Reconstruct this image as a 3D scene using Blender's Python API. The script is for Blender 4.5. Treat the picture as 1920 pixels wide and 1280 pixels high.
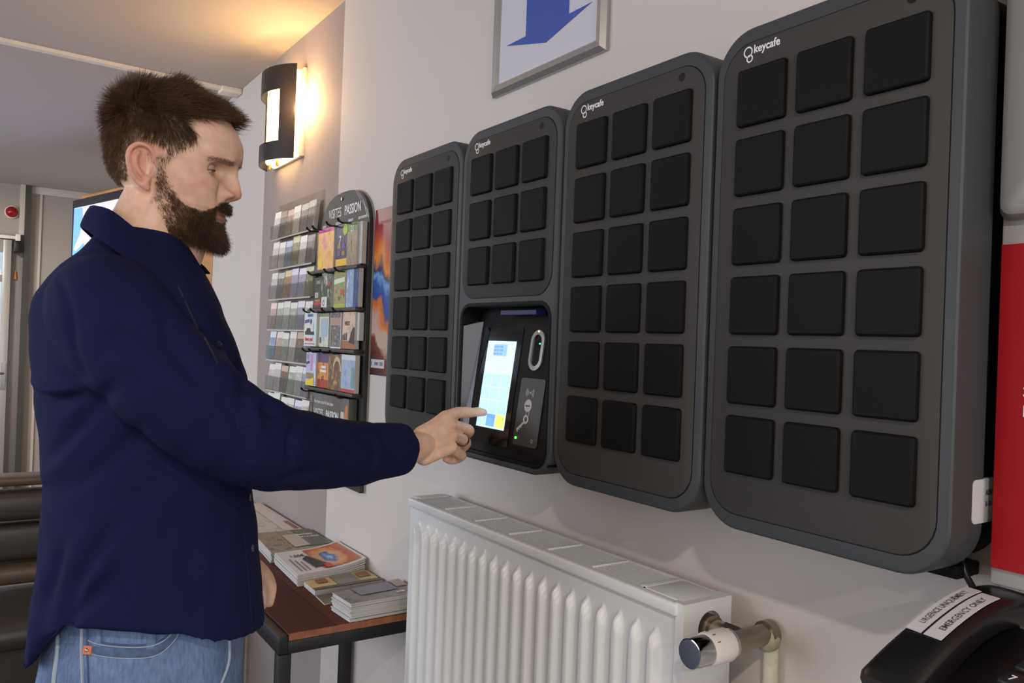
import bpy, bmesh, math, random
import numpy as np
from mathutils import Vector, Matrix
from mathutils.bvhtree import BVHTree
random.seed(7); rng = np.random.default_rng(7)
SC = bpy.context.scene
COL = SC.collection
for o in list(bpy.data.objects): bpy.data.objects.remove(o)

# ------------------------------------------------------------ camera, sky, lights, exposure
cam = bpy.data.cameras.new('camera'); cam_o = bpy.data.objects.new('camera', cam); COL.objects.link(cam_o)
yaw, pit, rol = 0.59310, 0.00255, 0.03687
fw = Vector((math.sin(yaw)*math.cos(pit), math.cos(yaw)*math.cos(pit), math.sin(pit)))
r0 = Vector((math.cos(yaw), -math.sin(yaw), 0)); u0 = r0.cross(fw)
rr_ = math.cos(rol)*r0 + math.sin(rol)*u0; uu_ = -math.sin(rol)*r0 + math.cos(rol)*u0
cam_o.matrix_world = Matrix(((rr_.x, uu_.x, -fw.x, -0.8259), (rr_.y, uu_.y, -fw.y, 0), (rr_.z, uu_.z, -fw.z, 1.42), (0, 0, 0, 1)))
cam.sensor_width = 36; cam.lens = 36*1507.557/1920; cam.clip_start = 0.02
SC.camera = cam_o
SC.view_settings.view_transform = 'Standard'; SC.view_settings.look = 'None'
SC.view_settings.gamma = 1; SC.view_settings.exposure = 0.0
SC.view_settings.use_curve_mapping = False
SC.cycles.transparent_max_bounces = 32
w = bpy.data.worlds.new('world'); SC.world = w; w.use_nodes = True
w.node_tree.nodes['Background'].inputs[0].default_value = (0.78, 0.86, 1.0, 1)
w.node_tree.nodes['Background'].inputs[1].default_value = 0.9
def area(name, loc, rot, sx, sy, power, col, shape='RECTANGLE', spread=180):
    l = bpy.data.lights.new(name, 'AREA'); l.shape = shape; l.size = sx
    if shape in ('RECTANGLE', 'ELLIPSE'): l.size_y = sy
    l.energy = power; l.color = col; l.spread = math.radians(spread)
    o = bpy.data.objects.new(name, l); COL.objects.link(o); o.location = loc; o.rotation_euler = [math.radians(a) for a in rot]
    return o
# daylight through the windows of the left wall and of the front of the room, behind the photographer
area('window_daylight_left', (-3.85, 3.5, 1.55), (0, -90, 0), 1.7, 4.2, 100, (0.82, 0.88, 1.0))
area('window_daylight_front', (-1.9, -2.85, 1.55), (90, 0, 0), 3.0, 1.7, 52, (1.0, 0.96, 0.92))
# ceiling downlights
area('downlight_near', (-1.25, -0.62, 2.44), (0, 0, 0), 0.1, 0.1, 24, (1.0, 0.90, 0.80), 'DISK')
area('downlight_back', (-1.3, 5.9, 2.44), (0, 0, 0), 0.3, 0.3, 30, (1.0, 0.92, 0.82), 'DISK')
area('downlight_far', (-1.25, -1.95, 2.44), (0, 0, 0), 0.1, 0.1, 24, (1.0, 0.93, 0.84), 'DISK')

# ------------------------------------------------------------ helpers
def lin(c):
    if isinstance(c, str): c = [int(c[i:i+2], 16) for i in (0, 2, 4)]
    r = []
    for x in c[:3]:
        x = x/255.0
        r.append(x/12.92 if x <= .04045 else ((x+.055)/1.055)**2.4)
    return (r[0], r[1], r[2], 1)
MATS = {}
def M(name, col, rough=.5, metal=0, noise=0, scale=30, bump=0, bscale=200, spec=.5, emit=0, stretch=None, trans=0):
    if name in MATS: return MATS[name]
    m = bpy.data.materials.new(name); m.use_nodes = True; nt = m.node_tree; b = nt.nodes['Principled BSDF']
    c = lin(col)
    b.inputs['Base Color'].default_value = c; b.inputs['Roughness'].default_value = rough; b.inputs['Metallic'].default_value = metal
    b.inputs['Specular IOR Level'].default_value = spec
    if emit:
        b.inputs['Emission Color'].default_value = c; b.inputs['Emission Strength'].default_value = emit
    if trans: b.inputs['Transmission Weight'].default_value = trans
    tc = nt.nodes.new('ShaderNodeTexCoord'); src = tc.outputs['Object']
    if stretch:
        mp = nt.nodes.new('ShaderNodeMapping'); mp.inputs['Scale'].default_value = stretch
        nt.links.new(src, mp.inputs[0]); src = mp.outputs[0]
    if noise:
        n = nt.nodes.new('ShaderNodeTexNoise'); n.inputs['Scale'].default_value = scale; n.inputs['Detail'].default_value = 5
        nt.links.new(src, n.inputs['Vector'])
        r = nt.nodes.new('ShaderNodeValToRGB'); r.color_ramp.elements[0].position = .3; r.color_ramp.elements[1].position = .7
        r.color_ramp.elements[0].color = tuple(x*(1-noise) for x in c[:3])+(1,); r.color_ramp.elements[1].color = tuple(min(1, x*(1+noise)) for x in c[:3])+(1,)
        nt.links.new(n.outputs[0], r.inputs[0]); nt.links.new(r.outputs[0], b.inputs['Base Color'])
    if bump:
        n = nt.nodes.new('ShaderNodeTexNoise'); n.inputs['Scale'].default_value = bscale; n.inputs['Detail'].default_value = 3
        nt.links.new(src, n.inputs['Vector'])
        bp = nt.nodes.new('ShaderNodeBump'); bp.inputs['Strength'].default_value = bump; bp.inputs['Distance'].default_value = .002
        nt.links.new(n.outputs[0], bp.inputs['Height']); nt.links.new(bp.outputs[0], b.inputs['Normal'])
    MATS[name] = m
    return m
def org(p):
    while p is not None and p.parent is not None: p = p.parent
    return Vector(p.location) if p is not None else Vector((0, 0, 0))
def mesh_from(name, V, F, mats, parent=None, smooth=None, mi=None, label=None, bevel=0, seg=2):
    me = bpy.data.meshes.new(name)
    o_ = org(parent)
    V = [(p[0]-o_.x, p[1]-o_.y, p[2]-o_.z) for p in V]
    me.from_pydata(V, [], F)
    if not isinstance(mats, (list, tuple)): mats = [mats]
    for m in mats: me.materials.append(m)
    if mi is not None: me.polygons.foreach_set('material_index', mi)
    if bevel:
        bm = bmesh.new(); bm.from_mesh(me)
        bmesh.ops.remove_doubles(bm, verts=bm.verts, dist=1e-6)
        es = [e for e in bm.edges if len(e.link_faces) == 2 and e.calc_face_angle(0) > .5]
        bmesh.ops.bevel(bm, geom=es, offset=bevel, segments=seg, profile=.5, affect='EDGES', clamp_overlap=True)
        bm.to_mesh(me); bm.free()
        if smooth is None: smooth = 40
    if smooth is not None:
        me.shade_smooth()
        if smooth < 180: me.set_sharp_from_angle(angle=math.radians(smooth))
    me.update()
    o = bpy.data.objects.new(name, me); COL.objects.link(o)
    if parent is not None: o.parent = parent
    if label: o['label'] = label
    return o
def thing(name, label, cat, loc, group=None):
    o = bpy.data.objects.new(name, None); COL.objects.link(o); o.location = loc; o.empty_display_size = .05
    return tag(o, label, cat, group)
def tag(o, label, cat, group=None):
    o['label'] = label; o['category'] = cat
    if group: o['group'] = group
    return o
def struct(o, label=None):
    o['kind'] = 'structure'
    if label: o['label'] = label
    return o
class MB:
    def __init__(s): s.v = []; s.f = []; s.m = []
    def add(s, V, F, m=0):
        k = len(s.v); s.v += [tuple(p) for p in V]; s.f += [tuple(i+k for i in f) for f in F]; s.m += [m]*len(F); return s
    def box(s, x0, x1, y0, y1, z0, z1, m=0):
        V = [(x, y, z) for x in (x0, x1) for y in (y0, y1) for z in (z0, z1)]
        return s.add(V, [(0, 1, 3, 2), (4, 6, 7, 5), (0, 4, 5, 1), (2, 3, 7, 6), (0, 2, 6, 4), (1, 5, 7, 3)], m)
    def loft(s, rings, c0=True, c1=True, closed=True, m=0):
        n = len(rings[0]); V = [tuple(p) for r in rings for p in r]; F = []
        for i in range(len(rings)-1):
            for j in range(n if closed else n-1):
                a, b = i*n+j, i*n+(j+1) % n
                F.append((a, b, b+n, a+n))
        if c0: F.append(tuple(range(n-1, -1, -1)))
        if c1: F.append(tuple(range((len(rings)-1)*n, len(rings)*n)))
        return s.add(V, F, m)
    def tube(s, pts, rad, n=10, caps=True, m=0, flat=None):
        pts = [Vector(p) for p in pts]
        if not isinstance(rad, (list, tuple)): rad = [rad]*len(pts)
        rad = [float(r) for r in rad]; rings = []; up = None
        for i, p in enumerate(pts):
            t = (pts[min(i+1, len(pts)-1)]-pts[max(i-1, 0)]).normalized()
            if up is None:
                up = Vector((0, 0, 1)) if abs(t.z) < .9 else Vector((1, 0, 0))
            a = (up-t*up.dot(t)).normalized(); b = t.cross(a); up = a
            rings.append([p+rad[i]*(math.cos(q)*a+math.sin(q)*b) for q in [2*math.pi*k/n for k in range(n)]])
        return s.loft(rings, caps, caps, m=m)
    def cap_chain(s, pts, rad, n=14, sub=4, m=0):
        """tapered limb with rounded ends"""
        pts = [Vector(p) for p in pts]; P = []; R = []
        t0 = (pts[0]-pts[1]).normalized(); t1 = (pts[-1]-pts[-2]).normalized()
        for k in (80, 55, 28): P.append(pts[0]+t0*rad[0]*math.sin(math.radians(k))); R.append(rad[0]*math.cos(math.radians(k)))
        C = crv([tuple(p)+(r,) for p, r in zip(pts, rad)], sub)
        for c in C: P.append(Vector(c[:3])); R.append(c[3])
        for k in (28, 55, 80): P.append(pts[-1]+t1*rad[-1]*math.sin(math.radians(k))); R.append(rad[-1]*math.cos(math.radians(k)))
        return s.tube(P, R, n, True, m)
    def ball(s, c, r, n=14, m=0):
        if not isinstance(r, (tuple, list)): r = (r, r, r)
        rings = []
        for i in range(1, n//2+1):
            a = math.pi*i/(n//2+1)
            rings.append([(c[0]+r[0]*math.sin(a)*math.cos(2*math.pi*k/n), c[1]+r[1]*math.sin(a)*math.sin(2*math.pi*k/n), c[2]-r[2]*math.cos(a)) for k in range(n)])
        return s.loft(rings, m=m)
    def build(s, name, mats, parent=None, smooth=None, label=None, bevel=0, seg=2):
        return mesh_from(name, s.v, s.f, mats, parent, smooth, s.m if len(set(s.m)) > 1 else None, label, bevel, seg)
def crv(pts, sub=6):
    """Catmull-Rom through points of any dimension"""
    P = [np.array(p, float) for p in pts]; out = []
    for i in range(len(P)-1):
        p0, p1, p2, p3 = P[max(i-1, 0)], P[i], P[i+1], P[min(i+2, len(P)-1)]
        for k in range(sub):
            t = k/sub
            out.append(.5*((2*p1)+(-p0+p2)*t+(2*p0-5*p1+4*p2-p3)*t*t+(-p0+3*p1-3*p2+p3)*t**3))
    out.append(P[-1]); return out
def rr(y0, y1, z0, z1, r, seg=6):
    """rounded rectangle outline in (y, z)"""
    out = []
    for cy, cz, a0 in ((y1-r, z1-r, 0), (y0+r, z1-r, 90), (y0+r, z0+r, 180), (y1-r, z0+r, 270)):
        for k in range(seg+1):
            a = math.radians(a0+90*k/seg); out.append((cy+r*math.cos(a), cz+r*math.sin(a)))
    return out
def rr_loft(mb, y0, y1, z0, z1, r, prof, seg=6, c0=True, c1=True, m=0):
    """prof: list of (x, inset)"""
    rings = []
    for x, i in prof:
        rings.append([(x, p[0], p[1]) for p in rr(y0+i, y1-i, z0+i, z1-i, max(r-i, .0005), seg)])
    return mb.loft(rings, c0, c1, m=m)
def text(name, s, size, o, right, up, mat, parent, align='LEFT', bold=0, ext=.0002, lift=.0006, squeeze=1, label=None):
    cu = bpy.data.curves.new('t', 'FONT'); cu.body = s; cu.size = size; cu.align_x = align; cu.offset = bold*size; cu.extrude = ext; cu.resolution_u = 3
    t = bpy.data.objects.new('t', cu); COL.objects.link(t)
    dg = bpy.context.evaluated_depsgraph_get(); me = bpy.data.meshes.new_from_object(t.evaluated_get(dg))
    right = Vector(right).normalized(); up = Vector(up).normalized(); nrm = right.cross(up); o = Vector(o)+nrm*lift
    V = [o+right*v.co.x*squeeze+up*v.co.y+nrm*v.co.z for v in me.vertices]; F = [tuple(p.vertices) for p in me.polygons]
    bpy.data.objects.remove(t); bpy.data.curves.remove(cu); bpy.data.meshes.remove(me)
    return mesh_from(name, V, F, mat, parent, label=label)
def dup(root, off, name=None):
    """a copy of a thing with copies of its parts and sub-parts"""
    def rec(o, par):
        c = o.copy(); COL.objects.link(c)
        if par is not None: c.parent = par
        for ch in list(o.children): rec(ch, c)
        return c
    c = rec(root, None); c.location = Vector(root.location)+Vector(off)
    return c
WR, WU = (0, -1, 0), (0, 0, 1)      # reading direction and up on the right wall (wall faces -X)
def cover(name, cols, top=None, topc=None, bot=None, botc=None, scale=6, rough=.35, axes='YZ'):
    """printed cover: blotched picture with flat bands, in generated coordinates of the thing"""
    if name in MATS: return MATS[name]
    m = bpy.data.materials.new(name); m.use_nodes = True; nt = m.node_tree; b = nt.nodes['Principled BSDF']; b.inputs['Roughness'].default_value = rough
    tc = nt.nodes.new('ShaderNodeTexCoord'); n = nt.nodes.new('ShaderNodeTexNoise'); n.inputs['Scale'].default_value = scale; n.inputs['Detail'].default_value = 6; n.inputs['Roughness'].default_value = .65
    oi = nt.nodes.new('ShaderNodeObjectInfo'); ad = nt.nodes.new('ShaderNodeVectorMath'); ad.operation = 'ADD'
    nt.links.new(tc.outputs['Generated'], ad.inputs[0])
    mul = nt.nodes.new('ShaderNodeMath'); mul.operation = 'MULTIPLY'; mul.inputs[1].default_value = 37
    nt.links.new(oi.outputs['Random'], mul.inputs[0]); nt.links.new(mul.outputs[0], ad.inputs[1]); nt.links.new(ad.outputs[0], n.inputs['Vector'])
    r = nt.nodes.new('ShaderNodeValToRGB'); cr = r.color_ramp
    while len(cr.elements) < len(cols): cr.elements.new(.5)
    for i, c in enumerate(cols):
        cr.elements[i].position = .33+.34*i/max(1, len(cols)-1); cr.elements[i].color = lin(c)
    nt.links.new(n.outputs[0], r.inputs[0]); out = r.outputs[0]
    sp = nt.nodes.new('ShaderNodeSeparateXYZ'); nt.links.new(tc.outputs['Generated'], sp.inputs[0])
    for lim, c, op in ((top, topc, 'GREATER_THAN'), (bot, botc, 'LESS_THAN')):
        if lim is None: continue
        g = nt.nodes.new('ShaderNodeMath'); g.operation = op; g.inputs[1].default_value = lim; nt.links.new(sp.outputs[axes[1]], g.inputs[0])
        mx = nt.nodes.new('ShaderNodeMix'); mx.data_type = 'RGBA'; nt.links.new(g.outputs[0], mx.inputs[0]); nt.links.new(out, mx.inputs[6]); mx.inputs[7].default_value = lin(c); out = mx.outputs[2]
    nt.links.new(out, b.inputs['Base Color']); MATS[name] = m
    return m

# ------------------------------------------------------------ setting
WX = .12            # plane of the right wall
CZ = 2.48           # ceiling height
BY = 7.15           # back wall
def wall_mat():
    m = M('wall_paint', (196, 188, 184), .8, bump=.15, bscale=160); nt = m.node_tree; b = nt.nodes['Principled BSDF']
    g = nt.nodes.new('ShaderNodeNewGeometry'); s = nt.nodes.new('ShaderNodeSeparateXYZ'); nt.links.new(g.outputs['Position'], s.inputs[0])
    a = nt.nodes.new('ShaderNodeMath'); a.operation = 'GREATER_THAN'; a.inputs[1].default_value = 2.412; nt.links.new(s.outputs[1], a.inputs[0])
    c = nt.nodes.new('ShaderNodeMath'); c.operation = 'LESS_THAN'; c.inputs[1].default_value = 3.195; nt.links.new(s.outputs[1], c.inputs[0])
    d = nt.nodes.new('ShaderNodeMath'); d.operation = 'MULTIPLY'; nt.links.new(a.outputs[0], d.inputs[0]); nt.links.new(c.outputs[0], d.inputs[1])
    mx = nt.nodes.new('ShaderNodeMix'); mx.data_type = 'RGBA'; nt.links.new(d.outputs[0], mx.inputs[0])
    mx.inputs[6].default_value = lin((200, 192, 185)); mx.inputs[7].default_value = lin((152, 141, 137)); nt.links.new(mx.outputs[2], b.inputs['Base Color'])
    return m
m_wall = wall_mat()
m_ceil = M('ceiling_paint', (188, 178, 172), .85, bump=.1, bscale=120)
m_back = M('back_panels', (170, 160, 150), .7)
m_floor = M('floor_tiles', (92, 86, 80), .5, noise=.15, scale=6)
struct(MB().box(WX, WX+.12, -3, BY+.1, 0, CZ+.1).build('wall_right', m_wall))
struct(MB().box(-4.1, WX+.12, -3.1, BY+.1, CZ, CZ+.12).build('ceiling', m_ceil))
struct(MB().box(-4.1, WX+.12, -3.1, BY+.1, -.1, 0).build('floor', m_floor))
# left wall and front wall with window openings (not in frame; daylight comes through them)
wl = MB().box(-4.1, -3.95, -3, BY, 0, .7).box(-4.1, -3.95, -3, BY, 2.4, CZ)
for y0, y1 in ((-3, 1.3), (5.7, BY)): wl.box(-4.1, -3.95, y0, y1, .7, 2.4)
struct(wl.build('wall_left', m_wall))
wf = MB().box(-4.1, WX, -3.1, -3, 0, .7).box(-4.1, WX, -3.1, -3, 2.4, CZ).box(-4.1, -3.4, -3.1, -3, .7, 2.4).box(-.4, WX, -3.1, -3, .7, 2.4)
struct(wf.build('wall_front', m_wall))
# back wall with the doorway at its left end
m_door = M('door_metal', (150, 143, 136), .45, metal=.2)
wb = MB().box(-.475, WX+.1, BY, BY+.12, 0, CZ).box(-2.4, -.475, BY, BY+.12, 2.10, CZ).box(-4.1, -1.75, BY, BY+.12, 0, 2.1)
back = struct(wb.build('wall_back', m_back))
m_trim = M('trim_paint', (205, 194, 182), .6)
struct(MB().box(-.476, WX, BY-.025, BY, CZ-.055, CZ).build('trim_1', m_trim, bevel=.003))
struct(MB().box(-.415, -.398, BY-.015, BY, 0, CZ-.055).build('trim_2', m_trim))
struct(MB().box(-.545, -.512, BY-.05, BY, 2.10, CZ).build('trim_3', m_trim))
struct(MB().box(-.512, -.474, BY-.06, BY, 0, CZ).build('trim_4', M('post_dark', (66, 64, 58), .6)))
# ceiling strip
tr = thing('ceiling_cable_trunk', 'thin white cable trunk running across the ceiling to the wall', 'trunking', (-1, 3.57, CZ))
MB().add([(-3.9, 3.365, CZ-.014), (.112, 3.585, CZ-.014), (.112, 3.62, CZ-.014), (-3.9, 3.40, CZ-.014), (-3.9, 3.365, CZ), (.112, 3.585, CZ), (.112, 3.62, CZ), (-3.9, 3.40, CZ)],
    [(3, 2, 1, 0), (4, 5, 6, 7), (0, 1, 5, 4), (1, 2, 6, 5), (2, 3, 7, 6), (3, 0, 4, 7)]).build('trunk_cover', M('trunk_white', (235, 224, 212), .5), tr)
MB().box(.035, .118, 3.565, 3.64, CZ-.024, CZ).build('end_cap', M('trunk_white', (235, 224, 212)), tr, bevel=.003)

# doorway: frame, ajar leaf, glass, closer, outside light
fr = MB().box(-.66, -.5, BY-.03, BY+.12, 2.06, 2.10).box(-.589, -.476, BY-.012, BY+.12, 0, 2.08)
d1 = struct(fr.build('door_1', m_door, bevel=.003))
struct(MB().box(-1.75, -1.65, BY-.02, BY+.12, 0, 2.06).box(-1.75, -.5, BY-.02, BY+.12, 2.02, 2.06).build('door_2', m_door, bevel=.003), 'metal frame of the glazed doorway')

lf = thing('glazed_door', 'grey metal glazed door standing in the doorway at the far left', 'door', (-.6, BY-.04, 0))
MB().box(-.640, -.588, BY-.075, BY-.03, .01, 2.055).build('stile', M('door_leaf', (176, 172, 166), .35, metal=.3), lf, bevel=.003)
MB().box(-1.64, -.632, BY-.07, BY-.035, 1.96, 2.055).box(-1.64, -.632, BY-.07, BY-.035, .01, .16).build('rail', M('door_leaf', (176, 172, 166)), lf, bevel=.003)
MB().box(-1.64, -.632, BY-.07, BY-.035, 1.74, 1.79).build('rail', M('door_leaf', (176, 172, 166)), lf, bevel=.003)
MB().box(-1.64, -.632, BY-.056, BY-.05, .16, 1.96).build('glass_pane', M('door_glass', (235, 240, 240), .02, trans=1), lf)
h = MB().tube([(-.612, BY-.075, 1.06), (-.612, BY-.115, 1.06), (-.70, BY-.12, 1.06)], .009, 8); h.box(-.628, -.597, BY-.082, BY-.075, .94, 1.14)
h.build('handle', M('chrome', (200, 200, 200), .2, metal=1), lf, smooth=40)
dc = thing('door_closer', 'black door closer with a pale arm above the glazed door', 'door closer', (-.58, BY-.07, 2.0))
MB().box(-.575, -.53, BY-.1, BY-.03, 1.965, 2.045).build('closer_body', M('black_plastic', (24, 24, 24), .4), dc, bevel=.006)
MB().box(-.70, -.545, BY-.09, BY-.03, 2.062, 2.085).box(-.567, -.535, BY-.1, BY-.03, 2.05, 2.10).build('closer_arm', M('trunk_white', (235, 224, 212)), dc, bevel=.003)
al = thing('alarm_beacon', 'round red alarm beacon on the wall above the glazed door', 'alarm', (-.594, BY, 2.269))
MB().tube([(-.594, BY, 2.269), (-.594, BY-.02, 2.269)], .047, 24).build('beacon_base', M('trunk_white', (235, 224, 212)), al, smooth=40)
MB().loft([[(-.594+r*math.cos(k*math.pi/12), BY-.02-y, 2.269+r*math.sin(k*math.pi/12)) for k in range(24)] for r, y in ((.041, 0), (.041, .012), (.035, .026), (.022, .036), (.006, .04))][::-1]).build('lens', M('red_lens', (150, 16, 26), .12), al, smooth=60)
tg = tag(MB().tube([(-.556, BY-.02, 1.83), (-.556, BY-.02, 1.765)], [.006, .012], 10).build('key_tag', M('orange_tag', (205, 130, 60), .4), smooth=40), 'small orange tag hanging beside the glazed door', 'tag')

# dark padded bench behind the man
bn = thing('padded_bench', 'dark leather bench with padded backrest rolls behind the man', 'bench', (-1.3, 3.5, 0))
ml = M('dark_leather', (56, 51, 46), .38, bump=.2, bscale=300); ml2 = M('brown_leather', (84, 70, 56), .4, bump=.2, bscale=300)
def roll(y, z, ry, rz, m, nm):
    b = MB(); b.loft([[(x, y+ry*math.copysign(abs(math.cos(a))**.5, math.cos(a)), z+rz*math.copysign(abs(math.sin(a))**.5, math.sin(a))) for a in [2*math.pi*k/24 for k in range(24)]] for x in (-2.3, -2.28, -.32, -.3)])
    b.build(nm, m, bn, smooth=50)
roll(3.52, .845, .06, .02, ml2, 'top_rail'); roll(3.50, .755, .07, .055, ml, 'backrest_roll'); roll(3.50, .62, .055, .07, ml, 'backrest_roll')
roll(3.48, .51, .08, .035, ml2, 'backrest_roll'); roll(3.30, .40, .26, .055, ml, 'seat_cushion')
MB().box(-2.3, -.3, 3.12, 3.6, .0, .345).build('bench_base', M('bench_base', (50, 48, 42), .6), bn, bevel=.005)

# angled screen in a wooden surround on the right wall
tv = thing('wall_screen', 'lit screen in an orange wood surround behind the man', 'screen', (-.09, 4.75, 1.3))
tvd = Vector((.117+.289, 3.969-5.523, 0)); tvl = tvd.length; tvd.normalize(); tvn = Vector((tvd.y, -tvd.x, 0))
if tvn.x > 0: tvn = -tvn
def tvbox(b, a0, a1, z0, z1, n0, n1):
    o = Vector((-.289, 5.523, 0)); V = [o+tvd*a+tvn*n+Vector((0, 0, z)) for a in (a0, a1) for n in (n0, n1) for z in (z0, z1)]
    return b.add(V, [(0, 1, 3, 2), (4, 6, 7, 5), (0, 4, 5, 1), (2, 3, 7, 6), (0, 2, 6, 4), (1, 5, 7, 3)])
mw = M('orange_wood', (186, 128, 62), .45, noise=.18, scale=8, stretch=(1, 1, .08))
T = 2.218
tvbox(MB(), 0, tvl, 1.1, T, -.03, 0).build('wood_surround', mw, tv, bevel=.004)
tvbox(MB(), .0, tvl-.17, 1.2, T-.035, .002, .05).build('bezel', M('bezel_navy', (20, 18, 36), .7, spec=.2), tv, bevel=.004)
msc = M('screen_glow', (196, 190, 226), .3, emit=.75); msb = M('screen_glow_blue', (110, 166, 208), .3, emit=.7)
tvbox(MB(), .035, tvl-.2, 1.24, T-.085, .05, .053).build('display', msc, tv)
o_ = Vector((-.289, 5.523, 0))+tvn*.0545
def tvpoly(pts, m, nm):
    mesh_from(nm, [o_+tvd*a+Vector((0, 0, z)) for a, z in pts], [tuple(range(len(pts)))], m, tv)
tvpoly([(.037, T-.09), (.16, T-.09), (.17, T-.17), (.13, T-.25), (.05, T-.33), (.08, T-.345), (.2, T-.30), (.26, T-.5), (.3, 1.26), (.037, 1.26)], msb, 'display_picture')
MB().tube([(-.09, 4.8, 1.6), (.12, 4.8, 1.6)], .03, 10).build('wall_bracket', M('black_plastic', (24, 24, 24)), tv, smooth=40)
# ------------------------------------------------------------ key locker boxes
m_shell = M('locker_shell', (58, 60, 62), .5, bump=.12, bscale=700, spec=.35)
m_panel = M('locker_panel', (60, 58, 56), .62, bump=.10, bscale=900, spec=.25)
m_tile = M('locker_door', (12, 12, 11), .6, bump=.08, bscale=900, spec=.14)
m_dark = M('locker_black', (9, 9, 10), .6, spec=.18)
m_white = M('print_white', (226, 226, 226), .5)
B_Y0, B_Y1, B_Z0, B_Z1 = .4215, .7535, 1.190, 1.841
DX = .0739; DP = .09; DZ = .0745; DPZ = .08948; DTOP = 1.7853
def door_cell(b, y1, z1):
    rr_loft(b, y1-DX, y1, z1-DZ, z1, .005, [(.004, 0), (-.0045, 0), (-.0065, .0008), (-.0078, .0028), (-.0078, .0045)], 3, c0=False)
def logo(par, yc, zc, k=1):
    for (dy, dz, r) in ((0, .0, .0064), (-.0028, -.0090, .0044)):
        b = MB(); n = 24
        R = [[(-.0012, yc+dy*k+q*math.cos(2*math.pi*i/n)*k, zc+dz*k+q*math.sin(2*math.pi*i/n)*k) for i in range(n)] for q in (r+.0008, r-.0010)]
        b.loft(R, False, False); b.build('logo_ring', m_white, par)
    text('logo_lettering', 'keycafe', .0148*k, (0, yc-.0090*k, zc-.0035*k), WR, WU, m_white, par, bold=.018, lift=.0012, squeeze=.92)
def camera_hole(par, y, z):
    MB().tube([(.002, y, z), (-.0012, y, z)], .0062, 20).build('camera_lens', M('lens_black', (18, 17, 16), .15), par, smooth=40)
def shell(par, z0=B_Z0, z1=B_Z1):
    b = MB(); rr_loft(b, B_Y0, B_Y1, z0, z1, .058, [(.062, .0), (.006, .0), (.0025, .001), (.0006, .003), (0, .006)], 10, c0=True)
    b.build('shell', m_shell, par, smooth=30)
    b = MB(); rr_loft(b, B_Y0+.008, B_Y1-.008, z0+.008, z1-.008, .05, [(WX, 0), (.06, 0)], 10); b.build('back_case', m_dark, par, smooth=30)
def face_panel(par, y0, y1, z0, z1, r):
    b = MB(); rr_loft(b, y0-.0012, y1+.0012, z0-.0012, z1+.0012, r, [(.003, 0), (-.00025, 0)], 8); b.build('panel_groove', m_dark, par, smooth=30)
    b = MB(); rr_loft(b, y0, y1, z0, z1, r, [(.003, 0), (-.0008, 0), (-.0011, .0006)], 8); b.build('face_panel', m_panel, par, smooth=30)
bx = thing('key_locker_box', 'rightmost key locker box of eighteen dark doors, nearest the red board', 'key locker', (WX, .5875, B_Z0), 'key locker boxes on the wall')
shell(bx)
face_panel(bx, B_Y0+.015, B_Y1-.015, B_Z0+.021, B_Z1-.021, .044)
tile = None
def doors(par, n):
    global tile
    for r in range(n):
        for c in range(3):
            if tile is None:
                b = MB(); door_cell(b, .7119, DTOP); tile = b.build('locker_door', m_tile, par, smooth=22)
            else:
                t = tile.copy(); COL.objects.link(t); t.parent = par; t.location = (0, -c*DP, -r*DPZ)
doors(bx, 6)
logo(bx, .7005, 1.8085); camera_hole(bx, .481, 1.806)
PB = .3367
b2 = thing('key_locker_box', 'key locker box with nine doors above the lit touch screen terminal', 'key locker', (WX, .5875, B_Z0), 'key locker boxes on the wall')
for ch in list(bx.children):
    if ch.name.split('.')[0] in ('logo_ring', 'logo_lettering', 'camera_lens'):
        c = ch.copy(); COL.objects.link(c); c.parent = b2
doors(b2, 3)
bx3 = dup(bx, (0, PB, 0)); bx3['label'] = 'key locker box of eighteen doors just right of the touch screen terminal'
bx1 = dup(bx, (0, 3*PB-.003, 0)); bx1['label'] = 'leftmost key locker box, beside the poster and left of the terminal'
# terminal box: shell with a deep opening under the nine doors
RY0, RY1, RZ0, RZ1 = B_Y0+.012, B_Y1-.010, B_Z0+.012, 1.497
def ring_faces(b, outer, inner):
    n = len(outer); b.loft([outer, inner], False, False)
b = MB(); prof = [(WX-.002, 0), (.006, 0), (.0025, .001), (.0006, .003), (0, .006)]
rr_loft(b, B_Y0, B_Y1, B_Z0, B_Z1, .058, prof, 10, c0=True, c1=False)
po = [(0, p[0], p[1]) for p in rr(B_Y0+.006, B_Y1-.006, B_Z0+.006, B_Z1-.006, .052, 10)]
pi_ = [(0, p[0], p[1]) for p in rr(RY0, RY1, RZ0, RZ1, .034, 10)]
ring_faces(b, po, pi_); ring_faces(b, pi_, [(.004, y, z) for _, y, z in pi_]); b.build('shell', m_shell, b2, smooth=30)
b = MB(); b.loft([[(x, p[0], p[1]) for p in rr(RY0+i, RY1-i, RZ0+i, RZ1-i, .034-i, 10)] for x, i in ((.0035, 0), (-.001, .0005), (-.0015, .004), (-.0005, .007), (.006, .009), (.044, .009))], False, False); b.build('recess_frame', m_dark, b2, smooth=30)
face_panel(b2, B_Y0+.015, B_Y1-.015, RZ1+.010, B_Z1-.021, .044)
# slanted console inside the opening: leans back towards the top
def sx(z, lift=0): return .010+(z-1.256)*.135-lift*.99
def sp(y, z, lift=0): return (sx(z, lift), y, z)
OY = -2*PB     # terminal measured at its own place; the thing is moved there below
MB().loft([[sp(.4325, 1.209), sp(.7425, 1.209), sp(.7425, 1.492), sp(.4325, 1.492)], [(WX-.004, .4325, 1.209), (WX-.004, .7425, 1.209), (WX-.004, .7425, 1.492), (WX-.004, .4325, 1.492)]]).build('console', m_dark, b2)
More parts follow.
